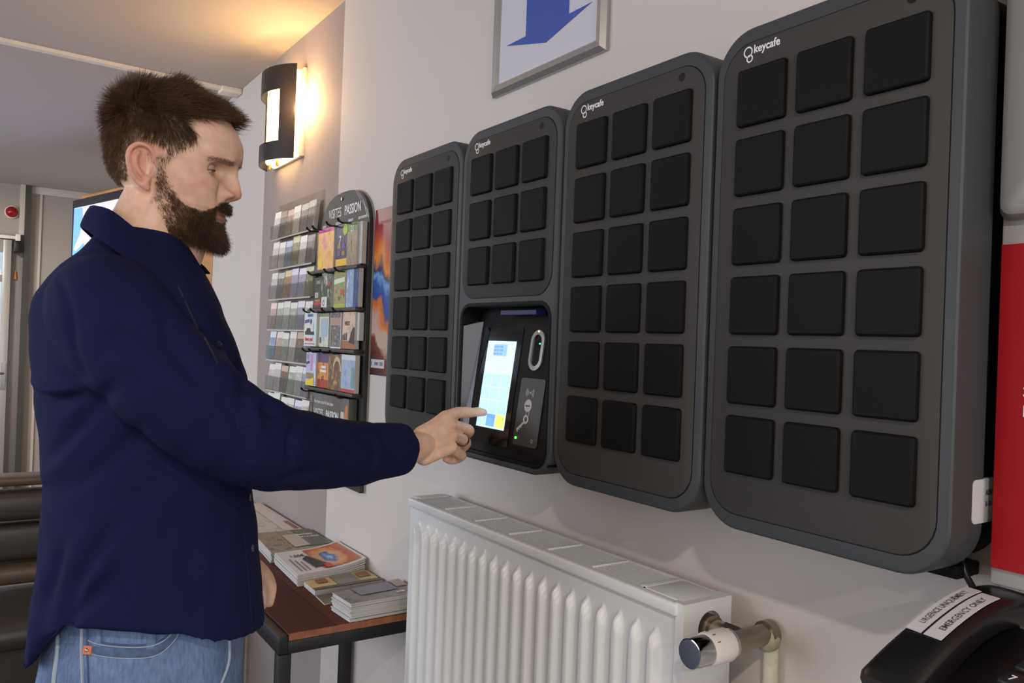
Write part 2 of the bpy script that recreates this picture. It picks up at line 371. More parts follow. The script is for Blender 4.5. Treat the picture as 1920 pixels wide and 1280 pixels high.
# pale left cheek of the opening
MB().add([(.003, .7335, 1.232), (.003, .7335, 1.452), sp(.7330, 1.462, .0005), sp(.712, 1.462, .001), sp(.709, 1.236, .001), sp(.7330, 1.236, .0005)], [(0, 1, 2, 5), (5, 2, 3, 4), (0, 1, 3, 4)]).build('opening_cheek', M('cheek_grey', (92, 92, 100), .35), b2)
def plate(nm, y0, y1, z0, z1, r, lift, m, par=b2, seg=4):
    o = [(p[0], p[1]) for p in rr(y0, y1, z0, z1, r, seg)]
    q = MB(); q.loft([[sp(y, z, -.001) for y, z in o], [sp(y, z, lift) for y, z in o]]); return q.build(nm, m, par, smooth=30)
plate('screen_glass', 1.238+OY, 1.375+OY, 1.226, 1.450, .004, .0012, M('glass_black', (8, 8, 12), .08))
scr = plate('display', 1.2555+OY, 1.354+OY, 1.2560, 1.424, .001, .0018, M('lcd_white', (206, 236, 250), .3, emit=.86))
me_ = M('lcd_banner', (150, 190, 226), .3, emit=.85)
plate('display_banner', 1.283+OY, 1.330+OY, 1.395, 1.418, .001, .0022, me_, scr)
for k, t in enumerate(('SCAN CODE', 'ENTER CODE', 'OR USE TAG')):
    text('display_text', t, .0055, sp(1.328+OY, 1.411-.0068*k, .0022), WR, (.135, 0, 1), M('lcd_text', (110, 150, 196), .3, emit=.6), scr, lift=.0004)
for r_ in range(4):
    for c_ in range(3):
        plate('display_key', 1.3225+OY-c_*.0325, 1.353+OY-c_*.0325, 1.336-r_*.0255, 1.3595-r_*.0255, .002, .0021,
              M('lcd_blue', (112, 172, 238), .3, emit=.85) if (r_, c_) == (3, 1) else M('lcd_yellow', (236, 226, 120), .3, emit=.9) if (r_, c_) == (3, 2) else M('lcd_key', (182, 224, 246), .3, emit=.84), scr)
# scanner ring
def oval(y0, z0, hy, hz, n=40): return [(y0+hy*math.cos(a), z0+(hz-hy)*math.copysign(1, math.sin(a))*(1 if abs(math.sin(a)) > 1e-6 else 0)+hy*math.sin(a)) for a in [2*math.pi*(k+.5)/n for k in range(n)]]
oc = (1.187+OY, 1.4095)
b = MB(); ro, ri = oval(*oc, .0205, .037), oval(*oc, .0135, .029)
b.loft([[sp(y, z, -.001) for y, z in ro], [sp(y, z, .003) for y, z in ro], [sp(y, z, .0034) for y, z in ri], [sp(y, z, -.001) for y, z in ri]], False, False)
b.build('scanner_ring', M('ring_grey', (150, 150, 150), .3, metal=.4), b2, smooth=30)
o = oval(*oc, .0134, .0288); MB().loft([[sp(y, z, -.001) for y, z in o], [sp(y, z, .0005) for y, z in o]]).build('scanner_window', M('glass_black', (8, 8, 12)), b2)
MB().ball(sp(1.181+OY, 1.4215, .001), .0016, 10).build('indicator_light', M('led_green', (60, 235, 120), .3, emit=3), b2, smooth=180)
MB().ball(sp(1.186+OY, 1.444, .003), .0022, 10).build('indicator_light', M('led_warm', (255, 196, 150), .3, emit=1.5), b2, smooth=180)
pl = plate('reader_plate', 1.146+OY, 1.221+OY, 1.236, 1.358, .005, .0016, M('reader_grey', (44, 44, 44), .4))
MB().ball(sp(1.2125+OY, 1.2485, .0016), .0024, 10).build('status_light', M('led_green2', (70, 255, 60), .3, emit=6), pl, smooth=180)
mi_ = M('icon_grey', (190, 188, 184), .5)
def ring2(nm, y, z, r, wd, a0=0, a1=360, par=pl):
    n = 24; q = MB(); A = [math.radians(a0+(a1-a0)*k/n) for k in range(n+1)]
    q.loft([[sp(y+rr1*math.cos(a), z+rr1*math.sin(a), .0021) for a in A] for rr1 in (r+wd/2, r-wd/2)], False, False, closed=False); return q.build(nm, mi_, par)
wy, wz = 1.187+OY, 1.332
for rad in (.005, .0085, .012):
    ring2('wave_icon', wy, wz, rad, .0016, -38, 38); ring2('wave_icon', wy, wz, rad, .0016, 142, 218)
ring2('wave_icon', wy, wz, .001, .0016)
tg_ = MB(); A = [2*math.pi*k/24 for k in range(24)]; tg_.add([sp(1.188+OY+.0115*math.cos(a), 1.3085+.0115*math.sin(a), .0021) for a in A], [tuple(range(24))]); tg_.build('tag_icon', mi_, pl)
text('tag_lettering', 'keycafe', .0045, sp(1.1955+OY, 1.307, .0021), WR, (.135, 0, 1), M('reader_grey', (44, 44, 44)), pl, lift=.0005, bold=.02)
ring2('link_icon', 1.186+OY, 1.2945, .0045, .0014); ring2('key_icon', 1.189+OY, 1.284, .0062, .0042)
kd = Vector((0, .8, -.62)).normalized(); kp = Vector((0, -.62, -.8)).normalized()
q = MB(); k0 = Vector((0, 1.192+OY, 1.2795))
for (a0, a1, w0, w1) in ((.002, .027, -.0021, .0021), (.012, .015, .002, .0045), (.018, .021, .002, .0045), (.024, .027, .002, .0052)):
    P = [k0+kd*a+kp*w_ for a, w_ in ((a0, w0), (a1, w0), (a1, w1), (a0, w1))]; q.add([sp(p.y, p.z, .0021) for p in P], [(0, 1, 2, 3)])
q.build('key_icon', mi_, pl)
ring2('sensor_icon', 1.162+OY, 1.2475, .0028, .0009)
# added glowing strip imitates a dark-blue reflection under the hood of the opening
MB().box(.012, .034, 1.17+OY, 1.285+OY, 1.474, 1.482).build('hood_reflection', M('hood_blue', (18, 20, 66), .5, emit=.35), b2)
b2.location.y += 2*PB
# asset label on the side of the nearest box, its cable
rr_ = [(p[0], p[1]) for p in rr(.040, .108, 1.250, 1.296, .006, 4)]
stick = MB().loft([[(x, B_Y0-.0006, z) for x, z in rr_], [(x, B_Y0+.004, z) for x, z in rr_]]).build('asset_sticker', M('sticker_white', (196, 196, 196), .4), bx, label='white asset sticker with small print')
text('sticker_print', 'ASSET TAG', .008, (.066, B_Y0-.0006, 1.279), (1, 0, 0), WU, M('ink', (60, 60, 66), .5), stick, lift=.0005, squeeze=.8)
text('sticker_print', '0-10-47', .008, (.066, B_Y0-.0006, 1.267), (1, 0, 0), WU, M('ink_blue', (60, 64, 130), .5), stick, lift=.0005, squeeze=.8)
cb = crv([(.09, .455, 1.205), (.085, .448, 1.188), (.088, .440, 1.172), (.096, .425, 1.14), (.1, .40, 1.10)], 6)
tag(MB().tube(cb, .0038, 8).build('power_cable', M('black_plastic', (24, 24, 24)), smooth=60), 'short black power cable hanging below the rightmost key locker box', 'cable')
cl = thing('cable_entry', 'flat black cable entry under the rightmost key locker box', 'cable entry', (.09, .47, 1.19))
MB().box(.070, .118, .448, .50, 1.181, 1.197).build('entry_box', m_dark, cl, bevel=.003)

# ------------------------------------------------------------ framed arrow sign
fs = thing('arrow_sign', 'silver framed sign with a blue arrow high on the wall', 'sign', (WX, 1.313, 1.96))
FY0, FY1, FZ0, FZ1 = 1.123, 1.503, 1.958, 2.40
m_al = M('brushed_silver', (176, 174, 172), .32, metal=.65)
prf = [(0, WX), (0, .112), (.008, .103), (.02, .105), (.026, .112)]     # inset, x
def mitre(c):
    rings = []
    for i, x in prf:
        rings.append([(x, y, z) for y, z in ((FY0+i, FZ0+i), (FY1-i, FZ0+i), (FY1-i, FZ1-i), (FY0+i, FZ1-i))])
    b = MB()
    for k in range(len(rings)-1):
        a, d = rings[k], rings[k+1]; e = (c+1) % 4
        b.add([a[c], a[e], d[e], d[c]], [(0, 1, 2, 3)])
    return b
for c in range(4): mitre(c).build('frame_side', m_al, fs, smooth=20)
MB().box(.111, WX-.001, FY0+.02, FY1-.02, FZ0+.02, FZ1-.02).build('sign_sheet', M('sheet_grey', (200, 198, 206), .3), fs)
ar = [(1.235, 2.16), (1.235, 2.0585), (1.165, 2.0585), (1.308, 2.024), (1.452, 2.0585), (1.380, 2.0585), (1.380, 2.16)]
MB().loft([[(.1108, y, z) for y, z in ar], [(.1102, y, z) for y, z in ar]]).build('arrow', M('arrow_blue', (56, 78, 160), .5), fs)

# ------------------------------------------------------------ wall lamp
sc = thing('wall_lamp', 'lit wall lamp with a curved black shade and window', 'lamp', (WX, 2.90, 2.03))
SZ0, SZ1 = 2.035, 2.365; yc, hw, sg = 2.90, .165, .085
Rr = (hw*hw+sg*sg)/(2*sg); amax = math.asin(hw/Rr)
def arc(a, r, z): return (.105-(math.cos(a)*r-(Rr-sg)), yc+math.sin(a)*r, z)
NA = 48
A = [-amax+2*amax*k/NA for k in range(NA+1)]
def shell_arc(b, i0, i1, z0, z1, r0, r1):
    P = [(A[i], z) for z in (z0, z1) for i in range(i0, i1+1)]; n = i1-i0+1
    V = [arc(a, r0, z) for a, z in P]+[arc(a, r1, z) for a, z in P]; F = []
    for i in range(n-1):
        F += [(i, i+1, n+i+1, n+i), (2*n+i, 3*n+i, 3*n+i+1, 2*n+i+1), (i, 2*n+i, 2*n+i+1, i+1), (n+i, n+i+1, 3*n+i+1, 3*n+i)]
    F += [(0, n, 3*n, 2*n), (n-1, 3*n-1, 4*n-1, 2*n-1)]
    b.add(V, F)
b = MB(); lo, hi = 11, 42
shell_arc(b, 3, lo, SZ0, SZ1, Rr, Rr+.003); shell_arc(b, hi, NA-3, SZ0, SZ1, Rr, Rr+.003); shell_arc(b, lo, hi, SZ0, SZ0+.065, Rr, Rr+.003); shell_arc(b, lo, hi, SZ1-.085, SZ1, Rr, Rr+.003)
b.build('lamp_shade', M('lamp_black', (34, 30, 32), .25), sc, smooth=40)
b = MB(); m_glow = M('lamp_glow', (255, 206, 132), .4, emit=10)
g0 = [arc(a, Rr-.02, 0) for a in A]; gi = [(max(p[0], .0), yc+(p[1]-yc)*.93) for p in g0]
b.loft([[(x, y, z) for x, y in gi]+[(.112, gi[-1][1], z), (.112, gi[0][1], z)] for z in (SZ0+.012, SZ1-.012)])
b.build('diffuser', m_glow, sc, smooth=30)
MB().box(.108, WX, yc-hw*.97, yc+hw*.97, SZ0+.01, SZ1-.01).build('wall_plate', M('plate_cream', (230, 220, 200), .4), sc, bevel=.002)
for yy in (yc+.07, yc-.02):
    MB().tube([(.07, yy, SZ0-.008), (.07, yy, SZ0+.012)], .006, 10).build('screw_cap', M('brass', (190, 150, 80), .3, metal=.8), sc, smooth=40)
# soft lamp light spilling over the wall and up to the ceiling
l = bpy.data.lights.new('wall_lamp_bulb', 'POINT'); l.energy = 6; l.color = (1, .60, .25); l.shadow_soft_size = .05
lo_ = bpy.data.objects.new('wall_lamp_bulb', l); COL.objects.link(lo_); lo_.location = (.06, 2.70, 2.22)

# ------------------------------------------------------------ emergency board and phone
rb = thing('emergency_board', 'red board under a pale grey wall cabinet at the right edge', 'sign', (WX, .30, 1.17))
m_gb = M('board_grey', (132, 128, 124), .4)
MB().box(.062, WX, .10, .412, 1.189, 1.575).build('back_board', M('board_pale', (160, 156, 152), .5), rb, bevel=.003)
MB().box(.058, .063, .10, .4095, 1.207, 1.541).build('red_sheet', M('sheet_red', (146, 14, 24), .6, spec=.2), rb)
b = MB(); b.loft([[(x, p[0], p[1]) for p in rr(.06+i, .412-i, 1.566+i, 1.98-i, .012, 4)] for x, i in ((WX, 0), (.056, 0), (.048, .004), (.045, .010))]); b.build('cabinet', m_gb, rb, smooth=30)
for k, (t, z) in enumerate((('POINT', 1.405), ('SECOURS', 1.385), ('ET AIDE', 1.365))):
    text('board_text', t, .017, (.058, .3845, z), WR, WU, m_white, rb)
ph = thing('desk_phone', 'black desk phone with two white strips on its handset', 'phone', (-.04, .36, 1.06))
mp_ = M('phone_black', (17, 17, 19), .28, bump=.05, bscale=600); mk = M('phone_key', (30, 30, 32), .4)
def pb(s, w_, t):   # sloping desk surface: s runs towards the wall along the handset, w_ to its right
    return (-.112+.9925*s-.122*w_, .4175-.122*s-.9925*w_, 1.094+s*.30+t)
def slab(s0, s1, w0, w1, t0, t1):
    V = [pb(s, w_, t) for t in (t0, t1) for s, w_ in ((s0, w1), (s0, w0), (s1, w0), (s1, w1))]
    return MB().add(V, [(3, 2, 1, 0), (4, 5, 6, 7), (0, 1, 5, 4), (1, 2, 6, 5), (2, 3, 7, 6), (3, 0, 4, 7)])
slab(-.003, .165, -.024, .155, -.045, .016).build('phone_base', mp_, ph, bevel=.008, seg=3)
# handset: arched bar along the left side of the base (s, height above z = 1.1, half width, half thickness)
ST = crv([(0, .013, .029, .019), (.037, .036, .0275, .018), (.082, .059, .026, .0165), (.122, .073, .026, .016), (.155, .077, .027, .0165), (.182, .074, .029, .018), (.194, .066, .028, .017)], 5)
def hp_(s, w_, h): p = pb(s, w_, 0); return (p[0], p[1], 1.094+h)
rings = []
for i, s_ in enumerate(ST):
    t = (np.array(ST[min(i+1, len(ST)-1)])-np.array(ST[max(i-1, 0)]))[:2]; t /= np.linalg.norm(t); nx, nz = -t[1], t[0]
    k = 1 if 0 < i < len(ST)-1 else .9
    rings.append([hp_(s_[0]+nx*s_[3]*k*c, -s_[2]*k*d, s_[1]+nz*s_[3]*k*c) for d, c in [(math.copysign(abs(math.cos(a))**.5, math.cos(a)), math.copysign(abs(math.sin(a))**.55, math.sin(a))) for a in [2*math.pi*j/28 for j in range(28)]]])
hs = MB().loft(rings).build('handset', mp_, ph, smooth=50)
SL = np.concatenate([[0], np.cumsum([math.hypot(b_[0]-a_[0], b_[1]-a_[1]) for a_, b_ in zip(ST, ST[1:])])]); SL /= SL[-1]
def on_hs(u, w_, lift):   # point on the outer face of the handset, u along it
    i = float(np.interp(u, SL, np.arange(len(ST)))); i0 = min(int(i), len(ST)-2); f_ = i-i0; s_ = np.array(ST[i0])*(1-f_)+np.array(ST[i0+1])*f_
    t = (np.array(ST[i0+1])-np.array(ST[i0]))[:2]; t /= np.linalg.norm(t)
    return hp_(s_[0]-t[1]*(s_[3]+lift), w_, s_[1]+t[0]*(s_[3]+lift))
for nm, w0, w1, u0, u1, tx in (('label_strip', -.0195, -.0035, .32, .745, 'URGENCE UNIQUEMENT'), ('label_strip', -.0005, .0175, .32, .73, 'EMERGENCY ONLY')):
    n = 14; V = []; F = []
    for k in range(n+1):
        u = u0+(u1-u0)*k/n; V += [on_hs(u, w0, .0005), on_hs(u, w1, .0005), on_hs(u, w1, .0012), on_hs(u, w0, .0012)]
    for k in range(n):
        a = 4*k; F += [(a+j, a+(j+1) % 4, a+4+(j+1) % 4, a+4+j) for j in range(4)]
    F += [(3, 2, 1, 0), (4*n, 4*n+1, 4*n+2, 4*n+3)]
    ls = mesh_from(nm, V, F, M('label_white', (190, 186, 190), .5), hs, label='white paper strip with capital letters')
    # lettering laid along the curved strip
    cu = bpy.data.curves.new('t', 'FONT'); cu.body = tx; cu.size = .0105; cu.resolution_u = 2; cu.offset = .00005
    t = bpy.data.objects.new('t', cu); COL.objects.link(t); dg = bpy.context.evaluated_depsgraph_get(); me = bpy.data.meshes.new_from_object(t.evaluated_get(dg))
    xs = [v.co.x for v in me.vertices]; L0 = max(xs); span = .74
    V = [on_hs(u0+(u1-u0)*(.14+span*v.co.x/L0), w1-.0045-v.co.y*.9, .0016) for v in me.vertices]
    Ff = [tuple(p.vertices) for p in me.polygons]; bpy.data.objects.remove(t)
    mesh_from('lettering', V, Ff, M('ink', (60, 60, 66)), hs)
KT = ['1', '2', '3', '4', '5', '6', '7', '8', '9', '*', '0', '#']
for k in range(12):
    r_, c_ = divmod(k, 3); s1 = .140-r_*.026; w0 = .058+c_*.030
    kk = slab(s1-.018, s1, w0, w0+.022, .014, .020).build('phone_key', mk, ph, bevel=.0015)
    text('key_legend', KT[k], .011, pb(s1-.014, w0+.007, .0202), (-.122, -.9925, 0), (.9925, -.122, .3), m_white, kk, lift=.0004)
# small wall shelf that carries the phone (below the frame)
sh = thing('phone_shelf', 'small wall shelf carrying the black phone', 'shelf', (0, .36, 1.0))
slab(-.003, .19, -.02, .15, -.062, -.046).build('shelf_board', M('board_pale', (160, 156, 152)), sh, bevel=.002)
MB().box(.0, WX, .29, .35, 1.055, 1.075).build('shelf_bracket', M('board_pale', (160, 156, 152)), sh, bevel=.002)

# ------------------------------------------------------------ radiator
ra = thing('radiator', 'white panel radiator with vertical flutes and top grille', 'radiator', (.05, 1.2, .17))
m_r = M('radiator_white', (214, 214, 212), .35)
y0, y1, z0, z1 = .79, 1.612, .17, 1.045
ribp = (y1-y0-.05)/20
def ribh(y, z):
    u = ((y-y0-.025)/ribp) % 1.0
    if y < y0+.025 or y > y1-.025: return 0
    d = abs(u-.5); p = 1/(1+math.exp((d-.225)*42))
    zt = z1-.028-.028*min(1, d/.25)**1.2; e = 1/(1+math.exp(-(zt-z)*420)); zb = z0+.05; e *= 1/(1+math.exp(-(z-zb)*300))
    return p*e
NY = 20*14+6; ys = np.linspace(y0, y1, NY); zs = list(np.linspace(z0, z1-.065, 8))+list(np.linspace(z1-.062, z1-.015, 22))+[z1-.005, z1+.006]
V = [(0.004-.013*ribh(y, z), y, z) for z in zs for y in ys]; F = [(i*NY+j+1, i*NY+j, (i+1)*NY+j, (i+1)*NY+j+1) for i in range(len(zs)-1) for j in range(NY-1)]
mesh_from('front_panel', V, F, m_r, ra, smooth=180)
V = [(.092, y, z) for z in (z0, z1) for y in (y0, y1)]; MB().box(.089, .095, y0, y1, z0, z1).build('back_panel', m_r, ra)
# rolled top rim of the front panel and the top cover
MB().box(-.004, .012, y0-.001, y1+.001, z1+.004, 1.068).build('top_rim', m_r, ra, bevel=.004, seg=3)
MB().box(.086, .098, y0-.001, y1+.001, z1-.006, 1.068).build('top_rim', m_r, ra, bevel=.003)
for nm, ya, yb in (('end_cover', y0-.012, y0+.075), ('end_cover', y1-.018, y1+.006)):
    MB().box(.010, .088, ya+.012 if ya < 1 else ya, yb, z1-.01, 1.0695).build(nm, m_r, ra, bevel=.002)
ns = 11; gy0, gy1 = y0+.075, y1-.018
for k in range(ns):
    x = .0155+k*(.070/(ns-1)); MB().box(x-.0012, x+.0012, gy0, gy1, 1.0535, 1.0675).build('grille_slat', m_r, ra)
for k in range(7):
    y = gy0+.004+k*(gy1-gy0-.008)/6; MB().box(.012, .087, y-.003, y+.003, 1.0575, 1.0695).build('grille_bar', m_r, ra, bevel=.001)
MB().box(.012, .087, gy0, gy0+.012, 1.058, 1.0698).build('grille_edge', m_r, ra, bevel=.001)
MB().box(.012, .087, gy1-.008, gy1, 1.058, 1.0705).build('grille_edge', m_r, ra, bevel=.001)
MB().box(.012, .086, y0+.03, y1-.03, .8, 1.035).build('convector_shade_core', M('core_shade', (30, 30, 30), .8), ra)  # near-black colour puts in the shade seen between the grille slats
# side plate with the round hole for the valve
hc = (.053, 1.030-.0); ye = y0-.012
ANG = sorted([2*math.pi*(k+.5)/32 for k in range(32)]+[math.atan2(b_, a_) % (2*math.pi) for a_ in (-hc[0], .097-hc[0]) for b_ in (-.10, 1.069-hc[1])]); n = len(ANG)
def sq(k):
    return math.cos(ANG[k]), math.sin(ANG[k])
out_ = []
for k in range(n):
    c, s_ = sq(k); x_lo, x_hi, zl, zh = .0-hc[0], .097-hc[0], -.10, 1.069-hc[1]
    t = min((x_hi/c) if c > 1e-6 else 9, (x_lo/c) if c < -1e-6 else 9, (zh/s_) if s_ > 1e-6 else 9, (zl/s_) if s_ < -1e-6 else 9); out_.append((hc[0]+c*t, ye, hc[1]+s_*t))
hole = [(hc[0]+.0235*sq(k)[0], ye, hc[1]+.0235*sq(k)[1]) for k in range(n)]
b = MB(); b.loft([out_, hole], False, False); b.loft([hole, [(x, ye+.02, z) for x, _, z in hole]], False, True); b.box(.0, .097, ye, ye+.010, z0, hc[1]-.0995)
b.build('side_plate', m_r, ra, smooth=30)
MB().add([(.0, ye, z0), (.0, y0+.004, z0), (.0, y0+.004, 1.069), (.0, ye, 1.069)], [(0, 1, 2, 3)]).build('side_fold', m_r, ra)
MB().add([(0, ye, 1.069), (0, y0+.01, 1.069), (.097, y0+.01, 1.069), (.097, ye, 1.069)], [(0, 1, 2, 3)]).build('side_fold', m_r, ra)
m_ni = M('nickel', (150, 138, 124), .3, metal=.9); m_ch = M('chrome', (200, 200, 200))
vz = 1.030
vl = thing('radiator_valve', 'thermostat valve with a white and chrome head on the radiator end', 'valve', (.053, .76, vz))
MB().tube([(.053, y0+.004, vz), (.053, y0-.020, vz), (.053, y0-.021, vz), (.053, y0-.046, vz)], [.0185, .0185, .0145, .0145], 20).build('union_nut', m_ni, vl, smooth=40)
MB().tube([(.053, y0-.040, vz), (.053, y0-.064, vz)], .0165, 6).build('valve_nut', m_ni, vl, smooth=20)
vy = y0-.068
MB().tube([(.030, vy, vz), (.114, vy, vz)], .0145, 20).build('valve_body', m_ni, vl, smooth=40)
MB().tube([(.030, vy, vz), (.022, vy, vz)], .0195, 24).build('collar_nut', m_ch, vl, smooth=40)
hd = MB().tube([(.024, vy, vz), (.020, vy, vz), (-.014, vy, vz), (-.018, vy, vz)], [.0205, .0222, .0222, .0212], 32).build('dial', M('dial_white', (222, 216, 212), .35), vl, smooth=40)
MB().tube([(-.0175, vy, vz), (-.040, vy, vz), (-.046, vy, vz), (-.0465, vy, vz)], [.0202, .0202, .0192, .0175], 32).build('chrome_cap', M('chrome_cap', (205, 205, 205), .08, metal=1), vl, smooth=30, label='chrome cap of the thermostat head')
MB().tube([(-.0460, vy, vz), (-.0470, vy, vz), (-.0472, vy, vz)], [.0178, .0178, .0168], 32).build('cap_disc', M('cap_reflection', (74, 78, 88), .3), vl, smooth=30, label='mirrored end disc of the thermostat cap, its dark reflection painted slate grey')  # flat slate colour painted as the dark reflection in the mirrored disc
for a in range(6):
    an = math.radians(40+a*30); c, s_ = math.cos(an), math.sin(an)
    MB().tube([(-.008, vy-c*.0224, vz+s_*.0224), (-.013, vy-c*.0224, vz+s_*.0224)], .0007, 6).build('dial_mark', M('ink', (60, 60, 66)), hd)
# elbow and pipe down the wall
pp = thing('radiator_pipe', 'painted pipe running down the wall from the thermostat valve', 'pipe', (.1, vy, 0))
MB().tube([(.100, vy, vz), (.114, vy, vz)], .0185, 20).build('elbow_ring', m_ni, pp, smooth=40)
MB().tube(crv([(.104, vy, vz+.004), (.108, vy-.004, vz-.004), (.109, vy-.006, vz-.03), (.109, vy-.006, vz-.1)], 5)+[(.109, vy-.006, .02)], .0105, 14).build('pipe', M('pipe_cream', (190, 184, 164), .5, noise=.2, scale=40), pp, smooth=60)
MB().ball((.106, vy-.002, vz-.006), (.016, .018, .02), 16).build('elbow', M('pipe_green', (150, 150, 126), .5, noise=.25, scale=60), pp, smooth=180)
# ------------------------------------------------------------ clear leaflet rack
def acrylic(k=.965):
    m = bpy.data.materials.new('clear_acrylic'); m.use_nodes = True; nt = m.node_tree; nt.nodes.remove(nt.nodes['Principled BSDF'])
    t = nt.nodes.new('ShaderNodeBsdfTransparent'); t.inputs[0].default_value = (k, k*.995, k*.98, 1); g = nt.nodes.new('ShaderNodeBsdfGlossy'); g.inputs['Roughness'].default_value = .08
    
    x = nt.nodes.new('ShaderNodeMixShader'); x.inputs[0].default_value = .07; nt.links.new(t.outputs[0], x.inputs[1]); nt.links.new(g.outputs[0], x.inputs[2]); nt.links.new(x.outputs[0], nt.nodes['Material Output'].inputs[0])
    return m
m_ac = acrylic(); m_ac2 = acrylic(.80); m_lip = M('acrylic_edge', (196, 190, 180), .25)
m_pg = M('paper_white', (196, 193, 188), .7)
rk = thing('leaflet_rack', 'clear acrylic wall rack holding seven rows of leaflets', 'rack', (WX, 2.75, 1.05))
KY0, KY1 = 2.532, 2.975
MB().box(WX-.006, WX-.002, KY0-.012, KY1+.012, .98, 1.90).build('back_plate', m_ac, rk, bevel=.001)
ROWZ = [1.767-.1097*k for k in range(7)]
RN = ['top', 'second', 'third', 'fourth', 'fifth', 'sixth', 'lowest']; CN = ['first', 'second', 'third', 'fourth', 'fifth', 'sixth']
PAL = [('white', ['d8d2c8', 'b8b0a6', 'e2dcd4'], 'e8e4de'), ('grey', ['8c857c', '5f5a55', 'a8a096'], 'c8c2b8'), ('pale blue', ['9fb2c4', '6f8aa8', 'c6d0d8'], 'dfe4e6'),
       ('olive', ['8f8a4e', '5e5c34', 'b8b27a'], 'd0cca0'), ('brown', ['8a6a4a', '5c4634', 'b89a78'], 'c8b49a'), ('pale green', ['b6baa2', '98a088', 'd2d4c4'], 'e6eadc'),
       ('salmon', ['ccac9a', 'b09080', 'e0ccbe'], 'f0dcd0'), ('lilac', ['b4aec0', '928ca2', 'd2ced8'], 'e6e2ec'), ('ochre', ['c08a3c', '8a5c28', 'd8b070'], 'e0cc9c'),
       ('dark', ['4a4440', '2e2a28', '6e645a'], '8c8278'), ('blue', ['66809e', '4a6078', '94a8bc'], 'b8c8dc'), ('red', ['b0503c', '7c3428', 'd0907a'], 'dcc0b0')]
ROWS = [[0, 9, 4, 0, 1, 1], [0, 0, 10, 3, 0, 9], [0, 1, 8, 7, 7, 3], [6, 5, 0, 5, 7, 0], [2, 6, 5, 0, 4, 1], [0, 0, 4, 5, 0, 7], [5, 5, 0, 0, 7, 0]]
LW = (KY1-KY0)/6
for r in range(7):
    z = ROWZ[r]
    b = MB().box(WX-.034, WX-.006, KY0, KY1, z-.002, z+.001); b.build('shelf_floor', m_ac, rk)
    MB().box(WX-.036, WX-.033, KY0, KY1, z-.003, z+.0025).build('shelf_edge', m_lip, rk)
    MB().box(WX-.036, WX-.0345, KY0, KY1, z, z+.052).build('front_lip', m_ac2, rk)
    MB().box(WX-.034, WX-.006, KY0-.003, KY0, z, z+.085).build('side_cheek', m_ac, rk)
    for c in range(6):
        nm, cols, tc = PAL[ROWS[r][c]]
        y1 = KY1-c*LW-.003; y0 = y1-LW+.006; h = .098+rng.uniform(-.004, .008); tl = rng.uniform(-.004, .012) if r in (0, 4, 5, 6) else rng.uniform(-.002, .003)
        tl = min(tl, 0) if c == 5 else tl
        x0 = WX-.031; lean = .008; th = .007+rng.uniform(0, .007)
        m = cover('leaflet_'+nm.replace(' ', '_'), cols, .78, tc, scale=5)
        V = []
        for xx in (0, th):
            for zz, sh_ in ((z+.002, 0), (z+h, tl)):
                V += [(x0+xx+(lean if zz > z+.01 else 0), y0-sh_, zz), (x0+xx+(lean if zz > z+.01 else 0), y1-sh_, zz)]
        o = mesh_from('leaflet', V, [(0, 2, 3, 1), (4, 5, 7, 6), (0, 1, 5, 4), (2, 6, 7, 3), (0, 4, 6, 2), (1, 3, 7, 5)], [m, m_pg], mi=[0, 1, 1, 1, 1, 1])
        tag(o, '%s leaflets, %s from the left in the %s row of the clear rack' % (nm, CN[c], RN[r]), 'leaflet', 'leaflets in the clear rack')

# ------------------------------------------------------------ black display board
bd = thing('display_board', 'black arched leaflet display board lettered VISITES PASSION', 'display', (WX, 2.31, 1.0))
m_bb = M('board_black', (44, 42, 40), .45); m_be = M('board_edge', (150, 146, 140), .5)
BY0, BY1, BZ, BT = 2.122, 2.515, .98, 1.862
cy = (BY0+BY1)/2; hw = (BY1-BY0)/2
pts = [(BY0, BZ), (BY1, BZ)]
for k in range(25):
    a = math.pi*k/24; pts.append((cy+hw*math.copysign(abs(math.cos(a))**.78, math.cos(a)), BT-.135+.135*math.sin(a)**.86))
MB().loft([[(x, y, z) for y, z in pts] for x in (.104, WX-.003)]).build('board_panel', [m_bb], bd, smooth=30)
MB().loft([[(x, cy+(y-cy)*1.012, BZ+(z-BZ)*1.003) for y, z in pts] for x in (WX-.0045, WX-.001)]).build('backing_edge', m_be, bd, smooth=30)
MB().tube([(.106, 2.335, 1.842), (.101, 2.335, 1.842)], .005, 12).build('hanging_screw', M('nickel', (150, 138, 124)), bd, smooth=40)
text('title_lettering', 'VISITES', .041, (.104, 2.440, 1.790), WR, WU, m_white, bd, squeeze=.80)
text('title_lettering', 'PASSION', .041, (.104, 2.312, 1.790), WR, WU, m_white, bd, squeeze=.77, bold=.018)
for t, y in (('SORTIR', 2.49), ('DECOUVRIR', 2.38), ('ENFANTS', 2.28), ('GASTRONOMIE', 2.205)):
    text('small_lettering', t, .011, (.104, y, 1.766), WR, WU, m_white, bd, squeeze=.8, bold=.02)
for k, off in enumerate((0, .012)):
    c = crv([(2.235-off, 1.858-off*.2), (2.20-off, 1.83), (2.17-off*.3, 1.808+off*.3), (2.145, 1.79-off*1.2), (2.132, 1.765)], 6); q = MB()
    q.loft([[(.1033, p[0]+.002, p[1]) for p in c], [(.1033, p[0]-.002, p[1]-.002) for p in c]], False, False, closed=False); q.build('swoosh', m_white, bd)
SHZ = [1.628, 1.507, 1.385, 1.260]
m_led = M('ledge_brown', (60, 56, 50), .5); m_hk = M('hook_black', (15, 15, 16), .3)
for z in SHZ: MB().box(.074, .104, BY0+.012, BY1+.01, z-.010, z).build('ledge', m_led, bd, bevel=.0015)
